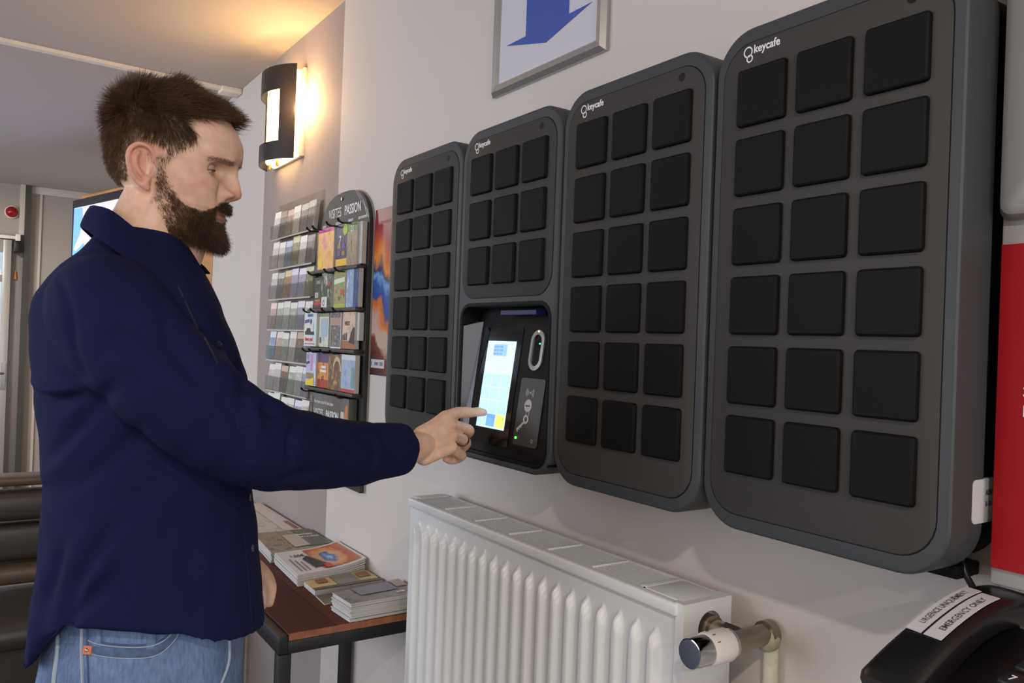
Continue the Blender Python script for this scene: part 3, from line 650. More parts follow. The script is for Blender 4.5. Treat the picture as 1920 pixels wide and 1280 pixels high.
def hook(y, z):
    c = [(.103, y, z), (.066, y, z-.002), (.056, y, z+.003), (.052, y, z+.010)]
    b = MB().tube(c, .0021, 6).tube([(p[0], p[1]-.008, p[2]) for p in c], .0021, 6); b.build('hook', m_hk, bd, smooth=60)
BX = .082
def pad(name, y0, y1, z0, z1, mat, th=.014, x=BX, lean=0):
    r = MB().box(x, x+th, y0, y1, z0, z1, 1); V = r.v; o = None
    o = mesh_from(name, r.v, r.f, [mat, m_pg], mi=[0, 1, 1, 1, 1, 1]); return o
def quad(par, nm, y0, y1, z0, z1, col, x=BX, dz=0):
    return MB().add([(x-.0006, y1, z0), (x-.0006, y0, z0+dz), (x-.0006, y0, z1+dz), (x-.0006, y1, z1)], [(0, 1, 2, 3)]).build(nm, M('ink_'+''.join('%02x' % int(c) for c in col), col, .4), par)
def Ypx(x):   # column of a leaflet edge on the board, measured along its rows
    return None
bl = 'leaflets on the black display board'
# rows: far edge y1, near edge y0, bottom z0, top z1
def lf_(label, y1, y0, z0, z1, cols, top=None, tc=None, bot=None, bc=None, scale=5, x=BX, th=.014):
    lf_.n += 1
    return tag(pad('leaflet', y0, y1, z0, z1, cover('board_leaflet_%d' % lf_.n, cols, top, tc, bot, bc, scale), th, x), label, 'leaflet', bl)
lf_.n = 0
W_ = (222, 222, 216); K_ = (30, 28, 30)
a = lf_('dark yellow leaflet half hidden at the left of the top board row', 2.497, 2.468, 1.632, 1.752, ['6e5a2a', '2e2620', 'b09030'], x=.088)
a = lf_('orange and pink leaflet with a yellow disc, top row of the board', 2.467, 2.335, 1.630, 1.757, ['e89a3c', 'f0c070', 'd86a8a'], .90, 'c8508a', .0, 'ffffff', 3)
MB().tube([(BX+.001, 2.440, 1.648), (BX-.0008, 2.440, 1.648)], .016, 18).build('printed_disc', M('ink_yellow', (240, 204, 40), .4), a)
a = lf_('purple leaflet with a yellow foot and green disc, top row of the board', 2.315, 2.232, 1.632, 1.755, ['3a2c5a', '28204a', '5a4a6e'], None, None, .17, 'e8b818', 8)
MB().tube([(BX+.001, 2.246, 1.738), (BX-.0008, 2.246, 1.738)], .017, 18).build('printed_disc', M('ink_lime', (160, 190, 40), .4), a)
text('printed_number', '7', .034, (BX, 2.292, 1.698), WR, WU, m_white, a, bold=.02); 
for k in range(2):
    for j in range(2): quad(a, 'printed_picture', 2.245+j*.032, 2.27+j*.032, 1.662+k*.022, 1.676+k*.022, ((150, 120, 60), (90, 70, 130))[(j+k) % 2])
a = lf_('green and brown photo leaflet, top row of the board', 2.231, 2.160, 1.630, 1.752, ['6e7a4a', 'a08a72', '4a4034'], .8, '5a7a34', .0, 'ffffff', 7)
text('printed_number', '20', .026, (BX, 2.205, 1.728), WR, WU, m_white, a, bold=.01)
lf_('pale grey leaflets at the right end of the top board row', 2.155, 2.135, 1.632, 1.752, ['9aa09a', 'b8bcb4', '7a7e7a'], x=.088)
a = lf_('black leaflet reading 500, second row of the board', 2.485, 2.425, 1.509, 1.606, ['1e1c1c', '2c2828', '5e6a34'], None, None, .07, '3a1a1c', 4)
text('printed_number', '500', .024, (BX, 2.480, 1.542), WR, WU, m_white, a, bold=.02, squeeze=.85); text('printed_word', 'CROC', .014, (BX, 2.468, 1.586), WR, WU, m_white, a, squeeze=.9)
quad(a, 'printed_band', 2.428, 2.482, 1.519, 1.528, (190, 40, 40)); quad(a, 'printed_band', 2.432, 2.478, 1.530, 1.536, (200, 110, 40))
a = lf_('black and white leaflet with a square emblem, second row of the board', 2.424, 2.338, 1.509, 1.618, ['26241f', '3e4a2a', 'dcdcd8'], None, None, None, None, 3)
quad(a, 'printed_panel', 2.375, 2.420, 1.512, 1.543, W_)
MB().loft([[(BX-.0011, 2.402+r*math.cos(k*math.pi/10), 1.524+r*math.sin(k*math.pi/10)) for k in range(20)] for r in (.0085, .006)], False, False).build('printed_ring', M('ink_dark', K_, .4), a)
text('printed_mark', '/', .018, (BX, 2.399, 1.527), WR, WU, M('ink_dark', K_), a, lift=.0011)
MB().ball((BX, 2.36, 1.582), (.0008, .012, .010), 12).build('printed_disc', M('ink_redbrown', (170, 60, 44), .4), a, smooth=180)
a = lf_('green leaflet with a pale title band, second row of the board', 2.322, 2.232, 1.508, 1.618, ['6a9a3c', 'a89a6a', '3e5a2a'], None, None, .10, 'a8b43c', 5)
quad(a, 'printed_band', 2.236, 2.318, 1.578, 1.592, (216, 222, 200), dz=.006); quad(a, 'printed_disc', 2.245, 2.268, 1.545, 1.562, (200, 80, 50))
lf_('pale sky blue leaflet, second row of the board', 2.224, 2.172, 1.508, 1.620, ['a8bcd4', '7c94b8', 'd8e0e8'], scale=4)
lf_('deep blue leaflet at the right end of the second board row', 2.170, 2.135, 1.508, 1.618, ['2c4a82', '1e3460', '5a82b8'], scale=3)
a = lf_('cream leaflet with a drawn car, third row of the board', 2.545, 2.435, 1.388, 1.500, ['d8d2b8', 'c8d8e0', 'e6e0c8'], None, None, None, None, 2, x=.074)
X3 = .074
quad(a, 'printed_band', 2.468, 2.515, 1.482, 1.490, (50, 90, 150), X3); quad(a, 'printed_band', 2.497, 2.540, 1.460, 1.471, (90, 70, 150), X3, dz=.004)
V = [(2.534, 1.424), (2.534, 1.434), (2.524, 1.438), (2.516, 1.446), (2.492, 1.446), (2.484, 1.437), (2.455, 1.435), (2.452, 1.424)]
MB().add([(X3-.0006, y, z) for y, z in V], [tuple(range(len(V)))]).build('printed_car', M('ink_dark', K_), a)
quad(a, 'printed_figure', 2.462, 2.478, 1.434, 1.462, (210, 214, 210), X3-.0004); MB().ball((X3, 2.484, 1.466), (.0008, .008, .010), 10).build('printed_figure', M('ink_dark', K_), a)
text('printed_title', 'Suivez moi', .017, (X3, 2.534, 1.405), WR, WU, M('ink_red', (200, 50, 44), .4), a, squeeze=.95, bold=.02); quad(a, 'printed_line', 2.444, 2.538, 1.394, 1.397, (200, 90, 80), X3)
a = lf_('pale green leaflet with an open gate picture, third row of the board', 2.432, 2.352, 1.388, 1.492, ['b8c4a0', 'd8dcc4', '98a8b4'], .9, '8a9274', .0, 'ffffff', 3)
quad(a, 'printed_picture', 2.362, 2.415, 1.420, 1.476, (170, 186, 200)); quad(a, 'printed_figure', 2.412, 2.424, 1.400, 1.418, (110, 96, 84))
a = lf_('grey leaflet with a crowd photograph in a white border, third row of the board', 2.336, 2.252, 1.386, 1.494, ['8a8480', '4a4644', 'c8c0bc'], None, None, .04, 'dcdad6', 12)
quad(a, 'printed_border', 2.252, 2.255, 1.386, 1.494, W_); quad(a, 'printed_border', 2.333, 2.336, 1.386, 1.494, W_); quad(a, 'printed_sky', 2.256, 2.332, 1.455, 1.478, (176, 140, 124))
a = lf_('sandy leaflet with dark figures on horseback, third row of the board', 2.240, 2.150, 1.387, 1.494, ['c8a890', 'd8c0ac', 'b08a70'], None, None, .22, 'a06a38', 3)
text('printed_title', 'WEST', .017, (BX, 2.225, 1.455), WR, WU, M('ink_brown', (110, 60, 36), .4), a, bold=.02, squeeze=.9)
V = [(2.150, 1.400), (2.150, 1.450), (2.162, 1.448), (2.176, 1.436), (2.190, 1.405)]; MB().add([(BX-.0006, y, z) for y, z in V], [(0, 1, 2, 3, 4)]).build('printed_rock', M('ink_umber', (66, 46, 36), .4), a)
for k in range(3): quad(a, 'printed_figure', 2.206+k*.012, 2.213+k*.012, 1.412, 1.434-.003*k, K_)
lf_('white leaflets at the right end of the third board row', 2.148, 2.133, 1.412, 1.492, ['d0d0ca', 'b8b8b2', 'e0e0da'], x=.088)
a = lf_('pink and white leaflet with a yellow corner, lowest leaflet row of the board', 2.520, 2.432, 1.263, 1.372, ['c8cce0', 'b8bcd8', 'e0e2ea'], None, None, .0, 'ffffff', 3, x=.076)
X4 = .076
quad(a, 'printed_panel', 2.462, 2.482, 1.310, 1.362, (206, 140, 184), X4); quad(a, 'printed_panel', 2.494, 2.516, 1.345, 1.364, (160, 150, 180), X4)
quad(a, 'printed_band', 2.488, 2.517, 1.328, 1.337, (70, 50, 120), X4, dz=.006); quad(a, 'printed_picture', 2.450, 2.517, 1.284, 1.303, (150, 130, 90), X4)
MB().add([(X4-.0012, y, z) for y, z in ((2.519, 1.264), (2.445, 1.264), (2.445, 1.290), (2.519, 1.275))], [(0, 1, 2, 3)]).build('printed_corner', M('ink_yellow', (240, 204, 40)), a)
a = lf_('orange sunset leaflet, lowest leaflet row of the board', 2.430, 2.342, 1.262, 1.370, ['c86a2c', 'e0984a', '8a3a2a'], .72, '5a4468', .24, 'a83a24', 2)
quad(a, 'printed_title', 2.362, 2.400, 1.322, 1.330, W_); quad(a, 'printed_title', 2.358, 2.410, 1.310, 1.318, W_); quad(a, 'printed_sail', 2.38, 2.386, 1.285, 1.300, (110, 50, 34)); quad(a, 'printed_sail', 2.392, 2.397, 1.285, 1.296, (110, 50, 34))
a = lf_('golden brown leaflet with a stone arch, lowest leaflet row of the board', 2.336, 2.252, 1.261, 1.370, ['8a6238', '5e4024', 'c8a468'], None, None, None, None, 4)
b = MB(); b.loft([[(BX-.0007, 2.272+r*math.cos(math.radians(q_)), 1.318+r*1.3*math.sin(math.radians(q_))) for q_ in range(20, 181, 10)] for r in (.034, .024)], False, False, closed=False); b.build('printed_arch', M('ink_sand', (206, 176, 130), .4), a)
a = lf_('blue seaside leaflet with a red foot, lowest leaflet row of the board', 2.240, 2.138, 1.261, 1.370, ['7c98c4', 'a8b8d0', 'c8b090'], .86, 'd0d4d4', .09, 'b84a3c', 3)
quad(a, 'printed_picture', 2.142, 2.165, 1.275, 1.335, (120, 156, 150))
for z, ys in ((1.757, (2.50, 2.33, 2.24, 2.45)), (1.615, (2.475, 2.335, 2.25)), (1.497, (2.505, 2.44, 2.345, 2.255)), (1.372, (2.50, 2.44, 2.345, 2.265)), (1.246, (2.495, 2.21))):
    for y in ys: hook(y, z)
# large card on the lowest ledge
sg_ = thing('display_card', 'dark grey card lettered VISITES PASSION on the bottom of the black board', 'card', (.08, 2.3, 1.1))
MB().box(.074, .100, 2.155, 2.470, 1.03, 1.244).build('card_body', cover('card_grey', ['4e4a46', '5a5650', '46423e']), sg_, bevel=.001)
CX = .0735
text('card_lettering', 'Retrouvez tous les bons plans', .0155, (CX, 2.425, 1.215), WR, WU, m_white, sg_, squeeze=.84)
text('card_lettering', 'VISITES', .032, (CX, 2.428, 1.176), WR, WU, m_white, sg_, squeeze=.8); text('card_lettering', 'PASSION', .032, (CX, 2.325, 1.176), WR, WU, m_white, sg_, squeeze=.78, bold=.022)
quad(sg_, 'card_band', 2.30, 2.40, 1.150, 1.164, (206, 140, 60), CX); text('card_lettering', 'sur visitespassion', .009, (CX, 2.40, 1.136), WR, WU, m_white, sg_)
V = [(2.157, 1.04), (2.157, 1.225), (2.175, 1.225), (2.235, 1.04)]; MB().add([(CX-.0002, y, z) for y, z in V], [(0, 1, 2, 3)]).build('card_corner', M('ink_tan', (186, 120, 66), .4), sg_)
quad(sg_, 'card_picture', 2.215, 2.235, 1.10, 1.205, (96, 84, 74), CX); quad(sg_, 'card_picture', 2.185, 2.21, 1.185, 1.205, (190, 186, 178), CX)
for k in range(9): quad(sg_, 'card_picture', 2.442, 2.464, 1.05+k*.021, 1.066+k*.021, ((110, 96, 110), (86, 80, 90), (130, 112, 100))[k % 3], CX)

# ------------------------------------------------------------ exhibition poster (plain abstract stand-in in the same colours)
po = thing('wall_poster', 'tall orange and blue poster half hidden behind the leftmost locker box', 'poster', (WX, 1.95, 1.32))
def poster_mat():
    m = bpy.data.materials.new('poster_print'); m.use_nodes = True; nt = m.node_tree; b = nt.nodes['Principled BSDF']; b.inputs['Roughness'].default_value = .3
    tc = nt.nodes.new('ShaderNodeTexCoord'); sp_ = nt.nodes.new('ShaderNodeSeparateXYZ'); nt.links.new(tc.outputs['Generated'], sp_.inputs[0])
    n = nt.nodes.new('ShaderNodeTexNoise'); n.inputs['Scale'].default_value = 4.5; n.inputs['Detail'].default_value = 6; nt.links.new(tc.outputs['Generated'], n.inputs['Vector'])
    a = nt.nodes.new('ShaderNodeMath'); a.operation = 'MULTIPLY_ADD'; a.inputs[1].default_value = .36; nt.links.new(n.outputs[0], a.inputs[0])
    s = nt.nodes.new('ShaderNodeMath'); s.operation = 'SUBTRACT'; s.inputs[1].default_value = .18; nt.links.new(sp_.outputs[2], s.inputs[0]); nt.links.new(s.outputs[0], a.inputs[2])
    # the bands slope down to the right
    sl = nt.nodes.new('ShaderNodeMath'); sl.operation = 'MULTIPLY_ADD'; sl.inputs[1].default_value = -.45; nt.links.new(sp_.outputs[1], sl.inputs[0]); nt.links.new(a.outputs[0], sl.inputs[2])
    of = nt.nodes.new('ShaderNodeMath'); of.operation = 'ADD'; of.inputs[1].default_value = .36; nt.links.new(sl.outputs[0], of.inputs[0])
    r = nt.nodes.new('ShaderNodeValToRGB'); cr = r.color_ramp; st = [(.0, '3a1a1c'), (.13, '6e2a1c'), (.18, 'b8a090'), (.30, 'b49c8c'), (.36, 'd06a20'), (.41, 'b8642a'), (.45, '1e3a8a'), (.52, '24509e'), (.57, '6a9cc8'), (.60, '1e2a5a'), (.66, 'd8841e'), (.74, 'c05018'), (.84, '92202a'), (1, '6e1830')]
    while len(cr.elements) < len(st): cr.elements.new(.5)
    for e, (p, c) in zip(cr.elements, st): e.position = p; e.color = lin(c)
    nt.links.new(of.outputs[0], r.inputs[0]); nt.links.new(r.outputs[0], b.inputs['Base Color']); return m
MB().box(.1165, WX-.001, 1.795, 2.112, 1.318, 1.783).build('poster_sheet', poster_mat(), po)
text('poster_lettering', 'EXPOSITION 2023', .013, (.1165, 2.085, 1.740), WR, WU, M('ink_rose', (190, 140, 140), .4), po, lift=.0004)
q = MB().box(.1155, .1163, 2.018, 2.105, 1.338, 1.362); q.build('poster_label', M('label_white', (214, 210, 214)), po)
text('poster_lettering', 'KMO  CITE', .014, (.1155, 2.082, 1.345), WR, WU, M('ink', (60, 60, 66)), po, lift=.0004, squeeze=.8)
MB().loft([[(.1150, 2.095+r*math.cos(math.radians(q_)), 1.350+r*math.sin(math.radians(q_))) for q_ in range(-70, 71, 14)] for r in (.008, .0045)], False, False, closed=False).build('poster_emblem', M('ink_blue2', (40, 100, 160), .4), po)

# ------------------------------------------------------------ console table and printed stacks
TZ = .762
tb = thing('console_table', 'dark wood console table on a black metal frame', 'table', (-.07, 2.35, 0))
TY0, TY1, TX0, TX1 = 1.735, 3.25, -.243, .112
m_wd = M('table_wood', (72, 32, 25), .55, noise=.35, scale=14, stretch=(.9, .12, 1), spec=.22); m_we = M('table_wood_edge', (150, 92, 62), .4, noise=.35, scale=26, stretch=(1, .3, 1)); m_fr = M('frame_black', (24, 24, 24), .5)
for k in range(3):
    xa = TX0+.022+k*(TX1-TX0-.022)/3; xb = xa+(TX1-TX0-.022)/3-.0006
    MB().box(xa, xb, TY0+.001, TY1, TZ-.016, TZ).build('top_plank', m_wd, tb, bevel=.0012)
for k in range(9):
    xa = TX0+.022+k*(TX1-TX0-.022)/9
    MB().box(xa, xa+(TX1-TX0-.022)/9-.0004, TY0-.0005, TY0+.001, TZ-.016, TZ-.0005).build('edge_block', m_we, tb)
MB().box(TX0, TX0+.0205, TY0, TY1, TZ-.045, TZ-.004).build('frame_rail', m_fr, tb, bevel=.002)
MB().box(TX0+.0205, TX1, TY0, TY0+.03, TZ-.046, TZ-.017).build('frame_rail', m_fr, tb, bevel=.002)
MB().box(TX1-.025, TX1, TY0, TY1, TZ-.046, TZ-.017).build('frame_rail', m_fr, tb, bevel=.002)
for x in (TX0, TX1-.03):
    for y in (TY0, TY0+.42, TY1-.03):
        MB().box(x+.0005, x+.03, y+.0005, y+.03, 0, TZ-.046).build('leg', m_fr, tb, bevel=.002)
def stack(name, label, corners, n, th, mat, grp, curl=0, shift=.002):
    """corners: four (x, y) of the footprint, counter-clockwise seen from above"""
    c = np.array(corners).mean(0); t = thing(name, label, 'magazines', (c[0], c[1], TZ), grp)
    for k in range(n):
        dx, dy = (rng.uniform(-shift, shift), rng.uniform(-shift, shift)) if k < n-1 else (0, 0)
        z0 = TZ+k*th; z1 = z0+th*.90; P = [(x+dx, y+dy) for x, y in corners]; last = k == n-1
        N = 8; V = []
        for i in range(N+1):
            u = i/N; lift = curl*(max(0, u-.45)/.55)**2*(k+1)/n
            A_ = np.array(P[0])*(1-u)+np.array(P[3])*u; B_ = np.array(P[1])*(1-u)+np.array(P[2])*u
            V += [(A_[0], A_[1], z0+lift), (B_[0], B_[1], z0+lift), (B_[0], B_[1], z1+lift), (A_[0], A_[1], z1+lift)]
        F = []; mi = []
        for i in range(N):
            a = 4*i
            for j in range(4): F.append((a+j, a+(j+1) % 4, a+4+(j+1) % 4, a+4+j)); mi.append(1 if (j == 2 and last) else 0)
        F += [(3, 2, 1, 0), (4*N, 4*N+1, 4*N+2, 4*N+3)]; mi += [0, 0]
        mesh_from('top_copy' if last else 'copy', V, F, [m_pg, mat], t, mi=mi)
    return t, TZ+n*th
def onq(par, nm, pts, z, m):
    return MB().add([(x, y, z+.0012) for x, y in pts], [tuple(range(len(pts)))]).build(nm, m, par)
mg = 'printed stacks on the console table'
def lerp2(c, u, v):
    c = np.array(c); return tuple((c[0]*(1-u)+c[1]*u)*(1-v)+(c[3]*(1-u)+c[2]*u)*v)
def qd(c, u0, u1, v0, v1): return [lerp2(c, u0, v0), lerp2(c, u1, v0), lerp2(c, u1, v1), lerp2(c, u0, v1)]
inkc = lambda r, g, b_: M('ink_%02x%02x%02x' % (r, g, b_), (r, g, b_), .4)
# 1 pale newspapers at the far end
c = [(-.058, 2.575), (-.03, 3.05), (.108, 3.05), (.108, 2.565)]
t, z = stack('newspaper_stack', 'pale grey newspapers at the far end of the console table', c, 4, .005, cover('news_grey', ['b8b8ac', 'c8c8bc', '9c9c92'], axes='XY', scale=9), mg)
onq(t, 'printed_banner', qd(c, .02, .98, .62, .97), z, inkc(204, 196, 190)); onq(t, 'printed_picture', qd(c, .5, .72, .06, .30), z+.0003, inkc(110, 118, 96)); onq(t, 'printed_line', qd(c, .05, .30, .84, .95), z+.0003, inkc(140, 90, 84))
# 2 magazines with a photograph and a green panel
c = [(-.086, 2.300), (-.066, 2.548), (.110, 2.53), (.110, 2.328)]
t, z = stack('magazine_stack', 'magazines with a brown street photograph and an olive green panel', c, 5, .0062, cover('mag_photo', ['6a5848', '9a8a78', '46403a'], axes='XY', scale=6), mg)
onq(t, 'printed_panel', qd(c, .06, .72, .40, .66), z, inkc(186, 176, 166)); onq(t, 'printed_panel', qd(c, .0, 1, .66, 1), z, inkc(98, 104, 84)); 
for k, tx in enumerate(('SENTIERS', 'DE LA BAIE')):
    text('cover_lettering', tx, .021, (.040, 2.455-.030*k, z+.0014), (1, -.04, 0), (.04, 1, 0), m_white, t, squeeze=.62)
# 3 magazines with a blue and orange picture
c = [(-.093, 2.050), (-.080, 2.286), (.1115, 2.293), (.1115, 2.080)]
t, z = stack('magazine_stack', 'white magazines marked 1,50€ with a blue and orange cover picture', c, 7, .0046, M('mag_white', (208, 206, 206), .35), mg, curl=.014, shift=.003)
def burst():
    m = bpy.data.materials.new('burst_print'); m.use_nodes = True; nt = m.node_tree; b = nt.nodes['Principled BSDF']; b.inputs['Roughness'].default_value = .3
    tc = nt.nodes.new('ShaderNodeTexCoord'); mp = nt.nodes.new('ShaderNodeMapping'); mp.inputs['Location'].default_value = (-.42, -.5, 0); nt.links.new(tc.outputs['Generated'], mp.inputs[0])
    sc_ = nt.nodes.new('ShaderNodeVectorMath'); sc_.operation = 'MULTIPLY'; sc_.inputs[1].default_value = (1, .8, 0); nt.links.new(mp.outputs[0], sc_.inputs[0])
    ln = nt.nodes.new('ShaderNodeVectorMath'); ln.operation = 'LENGTH'; nt.links.new(sc_.outputs[0], ln.inputs[0])
    n = nt.nodes.new('ShaderNodeTexNoise'); n.inputs['Scale'].default_value = 6; n.inputs['Detail'].default_value = 5; nt.links.new(tc.outputs['Generated'], n.inputs['Vector'])
    a = nt.nodes.new('ShaderNodeMath'); a.operation = 'MULTIPLY_ADD'; a.inputs[1].default_value = .4; nt.links.new(n.outputs[0], a.inputs[0]); nt.links.new(ln.outputs[1], a.inputs[2])
    r = nt.nodes.new('ShaderNodeValToRGB'); cr = r.color_ramp; st = [(.16, 'e8f0f8'), (.26, '6a9cd8'), (.36, '2a4a9a'), (.44, 'c8a070'), (.52, 'd08030'), (.64, 'a8401c'), (.85, 'b87830')]
    while len(cr.elements) < len(st): cr.elements.new(.5)
    for e, (p, q_) in zip(cr.elements, st): e.position = p; e.color = lin(q_)
    nt.links.new(a.outputs[0], r.inputs[0]); nt.links.new(r.outputs[0], b.inputs['Base Color']); return m
def curlq(par, nm, c, u0, u1, v0, v1, z, m, curl=.014, N=10, lift=.0012):
    V = []; F = []
    for i in range(N+1):
        v = v0+(v1-v0)*i/N; L = curl*(max(0, v-.45)/.55)**2
        for u in (u0, u1): p = lerp2(c, u, v); V.append((p[0], p[1], z+L+lift))
    for i in range(N): F.append((2*i, 2*i+1, 2*i+3, 2*i+2))
    return mesh_from(nm, V, F, m, par)
z -= .0005
curlq(t, 'cover_picture', c, .06, .94, .40, .96, z, burst())
V = [lerp2(c, .12, .30), lerp2(c, .55, .26), lerp2(c, .66, .36), lerp2(c, .2, .52)]; onq(t, 'printed_shape', V, z+.0016, inkc(34, 34, 32)); onq(t, 'printed_patch', qd(c, .05, .22, .44, .54), z+.002, inkc(190, 44, 44))
text('cover_price', '1,50€', .030, (-.058, 2.215, z+.0008), (1, -.02, 0), (.02, 1, 0), M('ink', (60, 60, 66)), t, squeeze=.62, bold=.015, lift=.0008)
for k in range(3): onq(t, 'printed_line', qd(c, .08, .62-.08*k, .08+.06*k, .10+.06*k), z+.0004, inkc(120, 116, 120))
# 4 tan guide booklets
c = [(-.080, 1.958), (-.078, 2.046), (.111, 2.070), (.111, 1.968)]
t, z = stack('booklet_stack', 'tan guide booklets with a rocky coast photograph', c, 3, .0045, cover('booklet_tan', ['c8ac74', 'd0b880', 'b89a64'], axes='XY', scale=5), mg)
onq(t, 'printed_photo', qd(c, .0, 1, .38, .72), z, cover('rock_photo', ['6a6660', '8a8680', '4a4846'], axes='XY', scale=14)); onq(t, 'printed_band', qd(c, -.0, .2, .0, 1), z+.0003, inkc(86, 78, 66))
onq(t, 'printed_picture', qd(c, .55, .92, .14, .30), z+.0003, inkc(150, 88, 60)); onq(t, 'printed_picture', qd(c, .5, .9, .76, .94), z+.0003, inkc(150, 110, 74))
# 5 dark leaflet lying flat under the thick stack's far edge
c = [(-.075, 1.86), (-.07, 1.97), (.02, 1.975), (.02, 1.955)]
t, z = stack('leaflet_pile', 'dark grey leaflet lying between the booklets and the thick white stack', [(-.084, 1.880), (-.080, 1.952), (.02, 1.956), (.02, 1.90)], 1, .003, cover('leaf_dark', ['5a5650', '6e6a62', '46423e'], axes='XY'), mg)
# 6 thick stack of white brochures
c = [(-.076, 1.739), (-.082, 1.838), (.1085, 1.868), (.1085, 1.742)]
t, z = stack('brochure_stack', 'thick stack of white paged brochures at the near end of the console table', c, 13, .0033, cover('brochure_sky', ['74706c', '8a8682', '5e5a58'], axes='XY', scale=5), mg, shift=.003)
onq(t, 'printed_sky', qd(c, .42, .96, .25, .80), z, inkc(124, 124, 140)); onq(t, 'printed_panel', qd(c, .55, .98, .82, .98), z, inkc(176, 160, 150))
text('cover_lettering', 'BAIE', .014, (.055, 1.765, z+.0012), (1, 0, 0), (0, 1, 0), m_white, t, squeeze=.8)
# ------------------------------------------------------------ the man
FO = Vector((-.613, 1.33, 0)); FA = Vector((.9874, -.1583, 0)); FN = Vector((-.1583, -.9874, 0))
def FW(a, n, z): a, n, z = float(a), float(n), float(z); return FO+FA*a+FN*n+Vector((0, 0, z))
def fw_all(V):
    V = np.asarray(V, float); return np.array(FO)[None, :]+V[:, :1]*np.array(FA)[None, :]+V[:, 1:2]*np.array(FN)[None, :]+V[:, 2:3]*np.array([[0, 0, 1.]])
def to_f(W):
    D = np.asarray(W, float)-np.array(FO)[None, :]; return np.stack([D@np.array(FA), D@np.array(FN), D[:, 2]], 1)
HF = np.array((.8667, -.4608, -.1908)); HL = np.array((.4776, .8770, .0514)); HU = np.array((.1437, -.1357, .9803)); HO = np.array((-.583, 1.33, 1.664)); HS = .98
def h2w(P): P = np.asarray(P, float)*HS; return HO[None, :]+P[:, :1]*HF+P[:, 1:2]*HL+P[:, 2:3]*HU
def w2h(W):
    D = (np.asarray(W, float)-HO[None, :])/HS; return np.stack([D@HF, D@HL, D@HU], 1)
def h2f(P): return to_f(h2w(P))
man = thing('person', 'bearded man in a navy shirt and blue jeans touching the terminal screen', 'person', tuple(FO))
def remesh(mb, vox, world=True):
    """union of closed pieces given in figure coordinates -> one continuous surface (world verts, faces)"""
    me = bpy.data.meshes.new('tmp'); me.from_pydata([tuple(p) for p in mb.v], [], mb.f)
    bm = bmesh.new(); bm.from_mesh(me); bmesh.ops.recalc_face_normals(bm, faces=bm.faces); bm.to_mesh(me); bm.free()
    o = bpy.data.objects.new('tmp', me); COL.objects.link(o); md = o.modifiers.new('r', 'REMESH'); md.mode = 'VOXEL'; md.voxel_size = vox
    dg = bpy.context.evaluated_depsgraph_get(); m2 = bpy.data.meshes.new_from_object(o.evaluated_get(dg)); bpy.data.objects.remove(o); bpy.data.meshes.remove(me)
    n = len(m2.vertices); V = np.empty(n*3); m2.vertices.foreach_get('co', V); V = V.reshape(-1, 3)
    F = np.array([tuple(p.vertices) if len(p.vertices) == 4 else tuple(p.vertices)+(p.vertices[-1],) for p in m2.polygons])
    bpy.data.meshes.remove(m2); return V, F
def smooth(V, F, it, wgt=None, k=.5):
    E = np.concatenate([F[:, [0, 1]], F[:, [1, 2]], F[:, [2, 3]], F[:, [3, 0]]]); E = E[E[:, 0] != E[:, 1]]
    n = len(V); cnt = np.bincount(E[:, 0], minlength=n)+np.bincount(E[:, 1], minlength=n)
    for _ in range(it):
        S = np.stack([np.bincount(E[:, 0], V[E[:, 1], c], n)+np.bincount(E[:, 1], V[E[:, 0], c], n) for c in range(3)], 1)/np.maximum(cnt, 1)[:, None]
        V = V+(S-V)*(k if wgt is None else (k*wgt)[:, None])
    return V
def vnorm(V, F):
    N = np.cross(V[F[:, 2]]-V[F[:, 0]], V[F[:, 3]]-V[F[:, 1]]); n = np.zeros_like(V)
    for c in range(4):
        for d in range(3): n[:, d] += np.bincount(F[:, c], N[:, d], len(V))
    return n/np.maximum(np.linalg.norm(n, axis=1), 1e-12)[:, None]
def finish(name, V, F, mat, parent, col=None, smooth_=180):
    """V in figure coordinates"""
    W = fw_all(V); me = bpy.data.meshes.new(name); o_ = np.array(org(parent)); W = W-o_
    me.from_pydata(W.tolist(), [], [tuple(f) if f[2] != f[3] else tuple(f[:3]) for f in F.tolist()])
    me.materials.append(mat); me.shade_smooth()
    if col is not None:
        a = me.color_attributes.new('tint', 'FLOAT_COLOR', 'POINT'); a.data.foreach_set('color', np.concatenate([col, np.ones((len(V), 1))], 1).ravel())
    o = bpy.data.objects.new(name, me); COL.objects.link(o); o.parent = parent; return o
def interp(x, xs, ys): return np.interp(x, xs, ys)
G = lambda d, s_: np.exp(-(d/s_)**2)

# --- head surface in head coordinates (x forward, y to his left, z up)
zk = [-.112, -.106, -.097, -.088, -.078, -.066, -.057, -.0505, -.0445, -.039, -.033, -.025, -.015, 0, .015, .028, .040, .048, .060, .071, .085, .1, .115, .127, .1345]
xf = [.066, .082, .0935, .0985, .0985, .0955, .0990, .1030, .0995, .1035, .1025, .1005, .0975, .0940, .0945, .0990, .1045, .1070, .1055, .1015, .0915, .0755, .052, .025, -.004]
zb = [-.112, -.1, -.085, -.065, -.045, -.02, 0, .03, .06, .08, .1, .115, .127, .1345]
xb = [.045, .03, .008, -.02, -.045, -.075, -.087, -.0945, -.0965, -.093, -.082, -.067, -.045, -.016]
zw = [-.112, -.104, -.09, -.075, -.058, -.04, -.02, 0, .03, .06, .08, .1, .115, .127, .1345]
ww = [.014, .026, .038, .0475, .0565, .063, .0685, .0715, .0755, .0765, .0735, .064, .051, .033, .006]
NZ, NT = 170, 190
zz = np.linspace(-.112, .1345, NZ); th = np.linspace(0, 2*np.pi, NT, endpoint=False)
HV = np.zeros((NZ, NT, 3))
